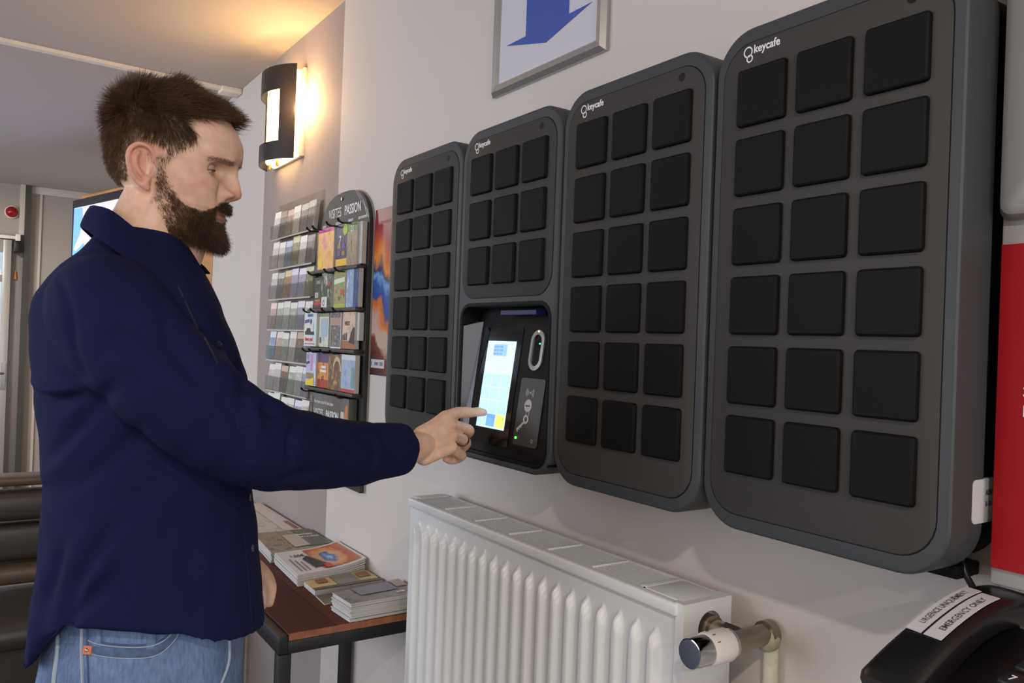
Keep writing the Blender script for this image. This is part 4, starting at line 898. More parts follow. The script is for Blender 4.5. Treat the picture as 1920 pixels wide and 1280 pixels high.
for i, z in enumerate(zz):
    f_, b_, w_ = interp(z, zk, xf), interp(z, zb, xb), interp(z, zw, ww); xc = .25*f_+.75*b_ if z > -.04 else .45*f_+.55*b_
    xc = min(xc, .02) if z > -.04 else xc
    if abs(z) < 9: xc = interp(z, [-.112, -.08, -.05, 0, .05, .1345], [.058, .04, .022, .005, -.005, -.01])
    c, s_ = np.cos(th), np.sin(th); e = np.where(c > 0, 2/2.25, 2/2.1)
    HV[i, :, 0] = xc+np.where(c > 0, f_-xc, xc-b_)*np.sign(c)*np.abs(c)**e; HV[i, :, 1] = w_*np.sign(s_)*np.abs(s_)**e; HV[i, :, 2] = z
# tilt the chin underside so the jaw line rises towards the ear
X, Y, Z = HV[..., 0].copy(), HV[..., 1].copy(), HV[..., 2].copy(); fr = np.clip((X-.02)/.03, 0, 1); ay = np.abs(Y)
nh = interp(Z, [-.026, -.0225, -.018, -.012, -.005, .004, .015, .026, .036], [0, .005, .0150, .0235, .0250, .0225, .0165, .0085, .002])
nw = interp(Z, [-.026, -.012, 0, .015, .03], [.0095, .0105, .0085, .0070, .0085])
dx = nh*np.exp(-(np.abs(Y)/nw)**2.2)
dx += .0135*G(ay-.0148, .0058)*G(Z+.0115, .0068)-.0040*G(ay-.0245, .0045)*G(Z+.010, .010)-.0045*G(ay-.0075, .0035)*G(Z+.0215, .0035)
dx += -.0100*G(ay-.0335, .0150)*G(Z-.0215, .0115)-.004*G(ay-.017, .007)*G(Z-.020, .012)
dx += .0045*G(ay-.028, .016)*G(Z-.0385, .0065)+.0045*G(ay-.048, .018)*G(Z+.004, .018)
dx += -.0030*G(Z+.0445, .0022)*np.clip((.027-ay)/.006, 0, 1)-.004*G(ay-.028, .006)*G(Z+.044, .006)
dx += -.002*G(ay, .004)*G(Z+.029, .006)-.003*G(ay-.027, .006)*G(Z+.022, .014)-.004*G(ay-.043, .012)*G(Z+.048, .018)
HV[..., 0] += dx*fr
HV[..., 1] += np.sign(Y)*(-.0035*G(X-.05, .02)*G(Z-.055, .02)+.003*G(X-.045, .02)*G(Z+.006, .015))
BODY = MB()
hf = h2f(HV.reshape(-1, 3)).reshape(NZ, NT, 3)
BODY.loft([hf[i] for i in range(NZ)])
def hchain(mb, P, R, n=12, sub=4): mb.cap_chain([tuple(p) for p in h2f(np.array(P, float))], R, n, sub)
# ears
for s_ in (-1, 1):
    ex, ez = -.008, -.004
    def EP(u, v, d):   # ear plane: leans back, stands off the head
        x = ex+u*math.cos(.26)-v*math.sin(.26); z = ez+u*math.sin(.26)*.9+v*math.cos(.26); return (x, s_*(.0715+d-.20*(x-ex)), z)
    helix = [EP(.0130, .004, .001), EP(.0150, .018, .004), EP(.0080, .0285, .007), EP(-.0040, .0300, .009), EP(-.0140, .0215, .011), EP(-.0170, .008, .011), EP(-.0155, -.008, .010), EP(-.0100, -.021, .008), EP(-.003, -.029, .006)]
    hchain(BODY, helix, [.0030, .0034, .0036, .0038, .0040, .0040, .0038, .0038, .0045], 10)
    hchain(BODY, [EP(-.0045, .019, .005), EP(-.0090, .010, .0075), EP(-.0080, -.004, .0075), EP(-.002, -.0145, .006)], [.0035, .0042, .0042, .004], 10)
    hchain(BODY, [EP(.006, -.017, .003), EP(.001, -.027, .005), EP(.003, -.032, .0045)], [.004, .0062, .0052], 10)
    hchain(BODY, [EP(.0125, -.003, .001), EP(.0110, -.0115, .002)], [.0038, .0040], 10)
    # thin bowl behind the rims
    n = 20; ring = []
    for d in (-.012, .0035):
        ring.append([tuple(h2f(np.array([EP(-.0015+.0155*math.cos(2*math.pi*k/n), .001+.0285*math.sin(2*math.pi*k/n), d+.004*(-math.cos(2*math.pi*k/n)))]))[0]) for k in range(n)])
    BODY.loft(ring)
# neck and (hidden under the clothes) slim trunk, arms and legs
BODY.cap_chain([(.030, 0, 1.625), (.014, 0, 1.575), (.0, 0, 1.525), (-.012, 0, 1.46)], [.056, .0605, .064, .085], 32, 6)
BODY.cap_chain([(.065, 0, 1.565), (.045, 0, 1.50)], [.030, .03], 16, 4)
BODY.cap_chain([(-.01, 0, 1.44), (.02, 0, 1.25), (.03, 0, 1.03)], [.10, .105, .11], 24, 5)
BODY.cap_chain([(-.02, -.12, 1.44), (-.02, .12, 1.44)], [.045, .045], 16, 4)
for s_ in (-1, 1): BODY.cap_chain([(.03, s_*.08, .98), (.03, s_*.09, .5), (.02, s_*.095, .09)], [.068, .05, .034], 18, 6)
BODY.cap_chain([(-.03, .15, 1.44), (.06, .205, 1.31), (.17, .182, 1.243)], [.045, .042, .036], 16, 5)
BODY.cap_chain([(.17, .182, 1.243), (.30, .078, 1.236), (.42, .000, 1.230), (.470, -.034, 1.2285)], [.036, .036, .029, .0265], 18, 5)
BODY.cap_chain([(-.02, -.15, 1.43), (.0, -.215, 1.27), (.03, -.225, 1.17)], [.045, .04, .036], 16, 5)
BODY.cap_chain([(.03, -.225, 1.17), (.12, -.222, 1.08), (.180, -.212, 1.02)], [.036, .034, .026], 16, 5)
# right hand: back of the hand to the camera, forefinger pressed on the screen
wr = np.array((.468, -.032, 1.229))
MC = [((.521, -.052, 1.2790), .0142), ((.5255, -.046, 1.2635), .0138), ((.5265, -.037, 1.2455), .0130), ((.5230, -.026, 1.2270), .0120)]
WB = [(.470, -.040, 1.2490), (.472, -.036, 1.2370), (.473, -.031, 1.2240), (.472, -.026, 1.2110)]
for (p, r_), b_ in zip(MC, WB): BODY.cap_chain([b_, tuple((np.array(b_)+np.array(p))/2+np.array((-.001, .002, 0))), p], [.0165, .0135, r_], 14, 4)
# palm behind the metacarpals
for q in range(3):
    m_ = tuple((np.array(MC[q][0])+np.array(MC[q+1][0]))/2+np.array((-.006, -.014, -.002))); b_ = tuple((np.array(WB[q])+np.array(WB[q+1]))/2+np.array((.0, -.006, 0)))
    BODY.cap_chain([b_, m_], [.0165, .015], 14, 3)
def finger(P, R, mb=BODY): mb.cap_chain(P, R, 14, 5)
finger([MC[0][0], (.545, -.0610, 1.2865), (.568, -.0710, 1.2862), (.583, -.0765, 1.2858), (.597, -.0820, 1.2862), (.6110, -.0875, 1.2845)], [.0128, .0112, .0108, .0094, .0092, .0072])
finger([MC[1][0], (.553, -.066, 1.2600), (.5790, -.083, 1.2505), (.5795, -.099, 1.2390), (.566, -.104, 1.2300), (.548, -.096, 1.2300)], [.0122, .0108, .0110, .0096, .0092, .0084])
finger([MC[2][0], (.550, -.055, 1.2400), (.5690, -.071, 1.2290), (.5690, -.087, 1.2170), (.556, -.093, 1.2100), (.539, -.084, 1.2120)], [.0118, .0104, .0108, .0094, .0090, .0082])
finger([MC[3][0], (.540, -.040, 1.2160), (.5540, -.053, 1.2075), (.5530, -.068, 1.1995), (.542, -.073, 1.1960), (.528, -.064, 1.2010)], [.0108, .0096, .0098, .0086, .0084, .0076])
finger([(.478, -.050, 1.2450), (.505, -.082, 1.2560), (.533, -.098, 1.2560), (.557, -.106, 1.2480)], [.0165, .0150, .0118, .0095])
# left hand hanging beside the shirt front, loosely curled
lp = [(.2190, -.1820, .9760), (.2200, -.2010, .9740), (.2170, -.2190, .9740), (.2110, -.2350, .9770)]
for k, p in enumerate(lp):
    BODY.cap_chain([(.187-.004*k, -.196-.011*k, 1.012), tuple((np.array((.187, -.196-.011*k, 1.012))+np.array(p))/2), p], [.0175, .0150, .0135], 14, 4)
    finger([p, (p[0]+.012-.004*k, p[1]+.002, p[2]-.026), (p[0]+.004-.004*k, p[1]+.002, p[2]-.050+.005*k), (p[0]-.014, p[1], p[2]-.056+.006*k), (p[0]-.024, p[1], p[2]-.040)], [.0128, .0112, .0105, .0094, .0084])
finger([(.190, -.182, 1.008), (.218, -.166, .986), (.2320, -.160, .962), (.2310, -.159, .934)], [.0165, .0145, .0118, .0092])
BV, BF = remesh(BODY, .0017)
hp = w2h(fw_all(BV)); inhead = (hp[:, 2] > -.09)&(np.abs(hp[:, 0]) < .15)&(np.abs(hp[:, 1]) < .12)
BV = smooth(BV, BF, 4, np.where(inhead, .25, 1.0))
# eyelids: the skin follows the eyeball and opens in a narrow slit, gaze lowered
hp = w2h(fw_all(BV)); EC = np.array((.0672, .0335, .0190)); ER = .0122
def slit_c(y): return EC[2]-.0032-.0012*((y-EC[1])/.012)**2+.0010*(y-EC[1])/.012*0
dy, dz = np.abs(hp[:, 1])-EC[1], hp[:, 2]-EC[2]; rr2 = dy**2+dz**2; R1 = ER+.0014
q_ = np.clip(1-np.sqrt((dy/.0185)**2+(dz/.0135)**2), 0, 1); wq = np.clip(q_/.45, 0, 1); wq = wq*wq*(3-2*wq)
xs_ = EC[0]+np.sqrt(np.maximum(R1**2-rr2, (.45*R1)**2)); ok = inhead&(hp[:, 0] > .045)&(q_ > 0)
opn = np.clip((.0030*np.sqrt(np.maximum(0, 1-(dy/.0128)**2))-np.abs(hp[:, 2]-slit_c(np.abs(hp[:, 1]))))/.0010, 0, 1)*(np.abs(dy) < .0128)
crease = -.0012*np.exp(-((dz-.0075+.25*np.abs(dy)*0)/.0014)**2)
nx_ = hp[:, 0]*(1-wq)+(xs_+crease-.0050*opn)*wq
mv = np.where(ok, nx_-hp[:, 0], 0)*HS
BV = BV+mv[:, None]*np.array((np.dot(HF, FA), np.dot(HF, FN), HF[2]))[None, :]
# skin tint per vertex
HX, HY, HZ = hp.T; aY = np.abs(HY)
col = np.tile(np.array(lin((226, 185, 159))[:3]), (len(BV), 1))
def blend(mask, rgb):
    global col
    m_ = np.clip(mask, 0, 1)[:, None]; col = col*(1-m_)+np.array(lin(rgb)[:3])[None, :]*m_
redd = .30*G(aY-.05, .022)*G(HZ+.008, .022)*(HX > .02)+.6*G(HY, .018)*G(HZ+.010, .014)*(HX > .09)
ear = ((aY > .073)&(HX < .016)&(HX > -.04)&(HZ < .035)&(HZ > -.045)).astype(float)
blend(redd, (196, 122, 104)); blend(ear*.55, (204, 132, 114))
blend(.5*G(aY-.0335, .014)*G(HZ-.013, .011)*(HX > .05), (150, 100, 92)); blend(.5*G(aY-.0335, .013)*G(HZ-.0245, .005)*(HX > .05), (160, 108, 98))
lip = (np.clip((.026-aY)/.004, 0, 1))*np.clip((HZ+.0565+.06*aY*0)/.002, 0, 1)*np.clip((-.0365-.10*aY-HZ)/.002, 0, 1)*(HX > .082)
blend(lip*.8, (178, 108, 98))
def hair_front(z): return np.interp(z, [-.055, -.04, -.02, 0, .015, .03, .045, .056, .064, .072, .080, .088, .095, .1, .106, .12, .2], [.012, .020, .024, .021, .025, .033, .047, .056, .052, .036, .036, .044, .064, .078, .095, .2, .2])
def hair_region(P):
    x, y, z = P[:, 0], np.abs(P[:, 1]), P[:, 2]
    fr_ = np.interp(y, [0, .03, .05, .06], [.093, .092, .086, .0])      # centre hairline height for the front
    front_ok = np.where(y < .052, z > fr_-np.clip((.08-x)*.9, 0, .2)*(x < .07), True)
    r = (x < hair_front(z))&front_ok&(z > -.058)
    r &= ~((z < .012)&(x < .004)&(x > -.034)&(y > .05))                  # bare skin round the ear
    r &= ~((z < -.0)&(x > .004)&(x < .010)&(y > .05))
    r &= np.where(x < -.03, z > -.056+np.clip((x+.075)*.4, -.01, .03), True)
    r &= np.where((x > -.034)&(x < .004), z > .008, True)
    return r
def beard_region(P):
    x, y, z = P[:, 0], np.abs(P[:, 1]), P[:, 2]
    up = np.interp(x, [.012, .024, .034, .048, .062, .078, .090], [.005, -.010, -.026, -.040, -.0455, -.047, -.040])     # upper cheek border
    lo = np.interp(x, [.012, .03, .05, .07, .1], [-.045, -.072, -.098, -.115, -.118])
    r = (z < up)&(z > lo)&(x > .012)
    m_ = (x > .078)&(z > -.0375-.1*np.clip(y-.02, 0, 1))&(z < np.interp(y, [0, .006, .02, .031], [-.026, -.0245, -.027, -.036]))&(y < .031)
    lips = (x > .080)&(y < .0265)&(z > -.058)&(z < -.0375)
    return (r|m_)&~lips
inh = inhead&(HZ > -.125)
hr = hair_region(hp)&inh; br = beard_region(hp)&inh
hr &= ~((aY > .0735)&(HX < .019)&(HX > -.038)&(HZ < .034)); hb = smooth(np.stack([hr.astype(float), br.astype(float), np.zeros(len(hr))], 1), BF, 6)
hden = np.clip(np.interp(HZ, [-.03, .02, .05], [.38, .45, 1]), 0, 1)*np.where((HX < -.03), 1.25, 1); bden = np.interp(HX, [.01, .05, .075], [.15, .30, .75]); blend(hb[:, 0]*.88*np.clip(hden, 0, 1), (70, 52, 40)); blend(hb[:, 1]*bden, (92, 66, 50))
FZ = BV
kn = sum(G(np.linalg.norm(BV-np.array(p)[None, :], axis=1), .012) for p in [MC[0][0], MC[1][0], MC[2][0], (.579, -.083, 1.2505), (.611, -.0875, 1.2845), (.569, -.071, 1.229)])
blend(kn*.5, (206, 130, 114))
def skin():
    m = bpy.data.materials.new('skin'); m.use_nodes = True; nt = m.node_tree; b = nt.nodes['Principled BSDF']; b.inputs['Roughness'].default_value = .48; b.inputs['Specular IOR Level'].default_value = .35
    a = nt.nodes.new('ShaderNodeVertexColor'); a.layer_name = 'tint'; tc = nt.nodes.new('ShaderNodeTexCoord')
    n = nt.nodes.new('ShaderNodeTexNoise'); n.inputs['Scale'].default_value = 60; n.inputs['Detail'].default_value = 5; nt.links.new(tc.outputs['Object'], n.inputs['Vector'])
    r = nt.nodes.new('ShaderNodeValToRGB'); r.color_ramp.elements[0].position = .3; r.color_ramp.elements[0].color = (.86, .82, .80, 1); r.color_ramp.elements[1].position = .7; r.color_ramp.elements[1].color = (1.06, 1.05, 1.05, 1); nt.links.new(n.outputs[0], r.inputs[0])
    mx = nt.nodes.new('ShaderNodeMix'); mx.data_type = 'RGBA'; mx.blend_type = 'MULTIPLY'; mx.inputs[0].default_value = 1; nt.links.new(a.outputs[0], mx.inputs[6]); nt.links.new(r.outputs[0], mx.inputs[7]); nt.links.new(mx.outputs[2], b.inputs['Base Color'])
    n2 = nt.nodes.new('ShaderNodeTexNoise'); n2.inputs['Scale'].default_value = 900; nt.links.new(tc.outputs['Object'], n2.inputs['Vector']); bp = nt.nodes.new('ShaderNodeBump'); bp.inputs['Strength'].default_value = .12; bp.inputs['Distance'].default_value = .001; nt.links.new(n2.outputs[0], bp.inputs['Height']); nt.links.new(bp.outputs[0], b.inputs['Normal'])
    b.inputs['Subsurface Weight'].default_value = .08; b.inputs['Subsurface Radius'].default_value = (.01, .004, .002); b.inputs['Subsurface Scale'].default_value = .5
    return m
body = finish('body', BV, BF, skin(), man, col)
BN = vnorm(BV, BF)
HFf, HLf, HUf = [np.array((np.dot(v, FA), np.dot(v, FN), v[2])) for v in (HF, HL, HU)]
# --- hair, beard, brows: single strands grown from the skin
def strands(name, idx, n, length, direction, rad, mat, jit=.25, bend=.0, seg=4, label=None, par=None, rt=.35):
    idx = np.asarray(idx); pick = rng.choice(idx, n); root = BV[pick]+rng.normal(0, .0007, (n, 3)); nr = BN[pick]; ph = hp[pick]
    L = length(ph)*rng.uniform(.75, 1.15, n); D = direction(ph, nr)
    D = D+rng.normal(0, jit, (n, 3)); D /= np.linalg.norm(D, axis=1)[:, None]
    D2 = D+bend*(np.array([0, 0, -1.])[None, :])+rng.normal(0, jit*.5, (n, 3)); D2 /= np.linalg.norm(D2, axis=1)[:, None]
    side = np.cross(D, rng.normal(0, 1, (n, 3))); side /= np.linalg.norm(side, axis=1)[:, None]; s2 = np.cross(D, side)
    V = np.zeros((n, seg+1, 3, 3)); p = root-nr*.0008
    for k in range(seg+1):
        t = k/seg; c = p+L[:, None]*(D*(t-.5*t*t)+D2*(.5*t*t)); r_ = rad*(1-(1-rt)*t)
        for j in range(3):
            a = 2*math.pi*j/3; V[:, k, j] = c+r_*(math.cos(a)*side+math.sin(a)*s2)
    F = []
    for k in range(seg):
        for j in range(3): F.append((3*k+j, 3*k+(j+1) % 3, 3*k+3+(j+1) % 3, 3*k+3+j))
    F = np.array(F)[None]+(np.arange(n)*(seg+1)*3)[:, None, None]
    o = finish(name, V.reshape(-1, 3), F.reshape(-1, 4), mat, par or man)
    if label: o['label'] = label
    o['kind'] = 'stuff'
    return o
m_hair = M('hair_brown', (94, 70, 51), .45, noise=.35, scale=60, spec=.35); m_beard = M('beard_brown', (80, 61, 46), .5, noise=.35, scale=70, spec=.3); m_brow = M('brow_brown', (140, 106, 82), .5)
hi = np.where(hr&~((aY > .0735)&(HX < .019)&(HX > -.038)&(HZ < .034)))[0]
def hlen(P):
    x, y, z = P[:, 0], np.abs(P[:, 1]), P[:, 2]
    L = np.interp(z, [-.06, -.03, 0, .03, .05, .07, .09, .12], [.004, .006, .008, .010, .014, .020, .025, .026])
    L = np.where(x < -.05, np.maximum(L, np.interp(z, [-.06, -.03, .0, .04, .08], [.005, .009, .013, .018, .026])), L)
    L = np.where((x > 0)&(z < .045), np.interp(z, [-.05, .0, .03, .045], [.006, .007, .009, .014]), L)
    return L+.012*np.clip((x-.05)/.04, 0, 1)*(z > .085)
def hdir(P, N):
    x, z = P[:, 0], P[:, 2]; top = np.clip((z-.05)/.06, 0, 1)[:, None]; crown = np.exp(-((x+.062)/.03)**2-((z-.082)/.03)**2)[:, None]; fringe = np.clip((x-.045)/.04, 0, 1)[:, None]*top
    d = N*(.36*(1-top)+.50*top)+HFf[None]*(.28+.56*top)+HUf[None]*(-.62*(1-top)+.10*top)
    d = d*(1-.55*crown)+N*.75*crown
    k_ = P*np.array([[95., 95., 60.]]); cl = np.stack([np.sin(k_[:, 0]+2.1*np.sin(k_[:, 1])), np.sin(k_[:, 1]*1.3+1.7*np.sin(k_[:, 2])), np.sin(k_[:, 2]*1.2+k_[:, 0])], 1)
    d = d+.26*top*cl+.12*(1-top)*cl
    return d+fringe*(HFf[None]*.55-HUf[None]*.10)
pw = np.clip(np.interp(hp[hi, 2], [-.03, .01, .045, .06], [.16, .22, .7, 1.0]), 0, 1); pw = np.where(hp[hi, 0] < -.035, np.maximum(pw, .8), pw); hi = rng.choice(hi, len(hi)*3, p=pw/pw.sum())
strands('hair', hi, 34000, hlen, hdir, .00027, m_hair, .15, .10, 3, 'short brown hair swept forward')
bi = np.where(br)[0]
def blen(P):
    x, y, z = P[:, 0], np.abs(P[:, 1]), P[:, 2]
    L = .005+.016*np.clip((x-.040)/.035, 0, 1)*np.clip((-.058-z)/.025, 0, 1)
    return np.where((z > -.0375)&(x > .078), .010, L+.003*(x > .04))
def bdir(P, N):
    x, z = P[:, 0], P[:, 2]; mo = ((z > -.04)&(x > .078))[:, None]
    d = N*.42-HUf[None]*.62+HFf[None]*.34
    sd = np.sign(P[:, 1])[:, None]*HLf[None]
    return np.where(mo, N*.40-HUf[None]*.50+sd*.55, d)
cheek = (hp[bi, 0] < .062)&(hp[bi, 2] > -.088+.25*(hp[bi, 0]-.03)); wgt_b = np.where(cheek, .14*np.clip((hp[bi, 0]-.018)/.03, .2, 1), np.clip((hp[bi, 0]-.02)/.04, .25, 1))
bsel = rng.choice(bi, len(bi), p=wgt_b/wgt_b.sum())
wgt_c = np.interp(hp[bi, 0], [.01, .03, .055, .075], [.5, .6, 1, 0])
csel = rng.choice(bi, len(bi), p=wgt_c/wgt_c.sum())
strands('cheek_beard', csel, 3400, lambda P: .007+.006*np.clip((P[:, 0]-.02)/.04, 0, 1), lambda P, N: N*.30-HUf[None]*.45+HFf[None]*.62, .00025, M('beard_light', (112, 82, 58), .5, noise=.3, scale=80), .26, .25, 3, 'sparse lighter beard on the cheeks')
strands('beard', bsel, 17000, blen, bdir, .00028, m_beard, .26, .14, 3, 'full brown beard, thickest on the chin')
ei = np.where(inh&(aY > .012)&(aY < .054)&(np.abs(HZ-(.0350-.14*(aY-.034)*(aY > .034)))<.0034)&(HX > .045))[0]
strands('eyebrow', ei, 900, lambda P: np.full(len(P), .0075), lambda P, N: N*.25+np.sign(P[:, 1])[:, None]*HLf[None]*.8-HFf[None]*.2+HUf[None]*.1, .00018, m_brow, .2, .05, 3)
# eyes: ball behind the lids, dark iris looking down to the screen
def hw_(P): return [tuple(p) for p in h2w(np.array(P, float))]
for s_ in (-1, 1):
    V = []; F = []; n, m_ = 28, 14
    for i in range(m_+1):
        a = math.pi*.5*i/m_
        for k in range(n): V.append((EC[0]+ER*math.cos(a), s_*EC[1]+ER*math.sin(a)*math.cos(2*math.pi*k/n), EC[2]+ER*math.sin(a)*math.sin(2*math.pi*k/n)))
    F = [(i*n+j, i*n+(j+1) % n, (i+1)*n+(j+1) % n, (i+1)*n+j) for i in range(m_) for j in range(n)]
    ew = mesh_from('eye', hw_(V), F, M('eye_white', (196, 182, 174), .12), man, smooth=180)
    def on_eye(y, z, l=.0): return (EC[0]+math.sqrt(max(1e-8, (ER+l)**2-(y-EC[1])**2-(z-EC[2])**2)), s_*y, z)
    V = [on_eye(EC[1]-.0005, EC[2]-.0034, .0003)]+[on_eye(EC[1]-.0005+.0055*math.cos(2*math.pi*k/20), EC[2]-.0034+.0055*math.sin(2*math.pi*k/20), .0003) for k in range(20)]
    mesh_from('iris', hw_(V), [(0, 1+k, 1+(k+1) % 20) for k in range(20)], M('iris_dark', (52, 40, 34), .1), ew)
    for nm, sg, l, r_, mt in (('upper_eyelid', 1, .0004, .0011, M('lid_skin', (200, 152, 130), .5)), ('lower_eyelid', -1, .0002, .0010, M('lid_skin', (200, 152, 130), .5)), ('eyelashes', 1, .0016, .00045, M('lash_dark', (52, 38, 32), .6))):
        P = []
        for t in np.linspace(-1, 1, 13):
            y = EC[1]+.0132*t; P.append(on_eye(y, slit_c(y)+sg*(.0026*math.sqrt(max(0, 1-t*t))+(.0006 if nm != 'eyelashes' else -.0001)), l))
        MB().tube(hw_(P), [r_*(.5+.5*math.sqrt(max(0, 1-t*t))) for t in np.linspace(-1, 1, 13)], 8).build(nm, mt, ew, smooth=60)
# nail of the pointing forefinger, on the upper side of the tip
b = MB(); R = []
fd = np.array((.6110-.597, -.0875+.0820, 1.2845-1.2862)); fd /= np.linalg.norm(fd); fu = np.array((.1, .75, .66)); fu = fu-fd*np.dot(fu, fd); fu /= np.linalg.norm(fu); fs = np.cross(fd, fu); fc = np.array((.6060, -.0855, 1.2850))
for i in range(7):
    t = -1+2*i/6; R.append([FW(*(fc+fd*t*.0062+fs*.0052*math.sin(q)*math.sqrt(max(.05, 1-.75*t**4))+fu*(.0080-.0006*i/6)*math.cos(q)*(1.0 if k_ == 0 else .94))) for k_ in (0, 1) for q in (np.linspace(-.75, .75, 7) if k_ == 0 else np.linspace(.75, -.75, 7))])
b.loft(R).build('fingernail', M('nail_pink', (206, 160, 148), .25), man, smooth=40)
# wedding ring
rc = np.array((.5600, -.063, 1.2345)); rd = np.array((.569-.550, -.071+.055, 1.229-1.240)); rd /= np.linalg.norm(rd); ra_ = np.cross(rd, (0, 0, 1)); ra_ /= np.linalg.norm(ra_); rb_ = np.cross(rd, ra_)
b = MB(); R = []
for k in range(28):
    a = 2*math.pi*k/28; d = math.cos(a)*ra_+math.sin(a)*rb_; R.append([FW(*(rc+d*r_+rd*h_)) for r_, h_ in ((.0108, -.0022), (.0124, -.0022), (.0124, .0022), (.0108, .0022))])
R.append(R[0]); b.loft(R, False, False); b.build('ring', M('ring_metal', (168, 160, 148), .22, metal=1), man, smooth=40, label='metal ring on a finger')

# --- shirt
SH = MB(); NS = 72
secs = [(1.570, -.058, .058, .060), (1.550, -.070, .066, .075), (1.530, -.085, .078, .098), (1.510, -.107, .090, .130), (1.490, -.122, .101, .158), (1.465, -.137, .113, .180), (1.43, -.143, .128, .192), (1.39, -.141, .144, .196),
        (1.35, -.136, .156, .196), (1.30, -.131, .159, .192), (1.25, -.125, .163, .188), (1.20, -.119, .169, .184), (1.135, -.120, .178, .182), (1.07, -.122, .186, .182), (1.02, -.1275, .1915, .184)]
hz_t = [0, 40, 65, 90, 120, 146, 162, 180]; hz_v = [.962, .980, .990, 1.022, 1.034, 1.0, .942, .939]
def ring(z, ab, af, B, zfun=None):
    out = []
    for k in range(NS):
        t = 2*math.pi*k/NS; c, s_ = math.cos(t), math.sin(t); e = 2/2.35
        a = (ab+af)/2+(af-ab)/2*math.copysign(abs(c)**e, c); n = B*math.copysign(abs(s_)**e, s_)
        out.append((a, n, z if zfun is None else zfun(abs((math.degrees(t)+180) % 360-180))))
    return out
rings = [ring(*s_) for s_ in secs]
for u in (.35, .7, 1.0):
    rings.append(ring(0, -.1275-.0055*u, .1915+.0050*u, .184+.003*u, lambda d, u=u: 1.02*(1-u)+np.interp(d, hz_t, hz_v)*u))
# the near side hem lies above the last straight ring: pull those rings below only
for r_ in rings[-3:]:
    for k in range(NS): pass
base = rings[-4]
fixed = []
for i, (z, ab, af, B) in enumerate(secs):
    rg = []
    for k in range(NS):
        d = abs((360*k/NS+180) % 360-180); h_ = np.interp(d, hz_t, hz_v); p = rings[i][k]
        rg.append((p[0], p[1], max(p[2], h_+.004*(len(secs)+3-i))))
    fixed.append(rg)
for j, u in enumerate((.35, .7, 1.0)):
    rg = []
    for k in range(NS):
        d = abs((360*k/NS+180) % 360-180); h_ = np.interp(d, hz_t, hz_v); z0_ = fixed[len(secs)-1][k][2]; p = rings[len(secs)+j][k]; rg.append((p[0], p[1], z0_*(1-u)+h_*u))
    fixed.append(rg)
SH.loft(fixed)
SH.cap_chain([(-.045, .10, 1.450), (-.030, .160, 1.432), (.008, .190, 1.384), (.060, .203, 1.334), (.115, .198, 1.290), (.170, .174, 1.263), (.250, .110, 1.244), (.330, .048, 1.231), (.372, .024, 1.229), (.412, .002, 1.2290)],
             [.075, .077, .074, .071, .067, .0625, .0575, .0525, .0485, .0400], 28, 6)
SH.cap_chain([(-.03, -.10, 1.45), (-.005, -.180, 1.40), (.02, -.215, 1.25), (.06, -.222, 1.15), (.125, -.222, 1.07), (.158, -.215, 1.035)], [.07, .072, .062, .055, .046, .038], 24, 6)
SH.cap_chain([(-.04, -.10, 1.475), (-.045, .10, 1.475)], [.040, .040], 20, 4)
SV, SF = remesh(SH, .0042)
SV = smooth(SV, SF, 3)
SN = vnorm(SV, SF)
def seg_d(P, poly):
    """distance to a polyline in (a, z) and position along it"""
    poly = np.array(crv(poly, 6)); best = np.full(len(P), 9.); u = np.zeros(len(P)); n = len(poly)-1
    for i in range(n):
        a, b_ = poly[i], poly[i+1]; ab = b_-a; t = np.clip(((P-a)@ab)/max(ab@ab, 1e-12), 0, 1); d = np.linalg.norm(P-a-t[:, None]*ab, axis=1); m_ = d < best
        best[m_] = d[m_]; u[m_] = (i+t[m_])/n
    return best, u
P2 = SV[:, [0, 2]]; near = np.clip((SN[:, 1]+.05)/.25, 0, 1); arm = (SV[:, 1] > .10)&(SV[:, 0] > .10)
disp = np.zeros(len(SV))
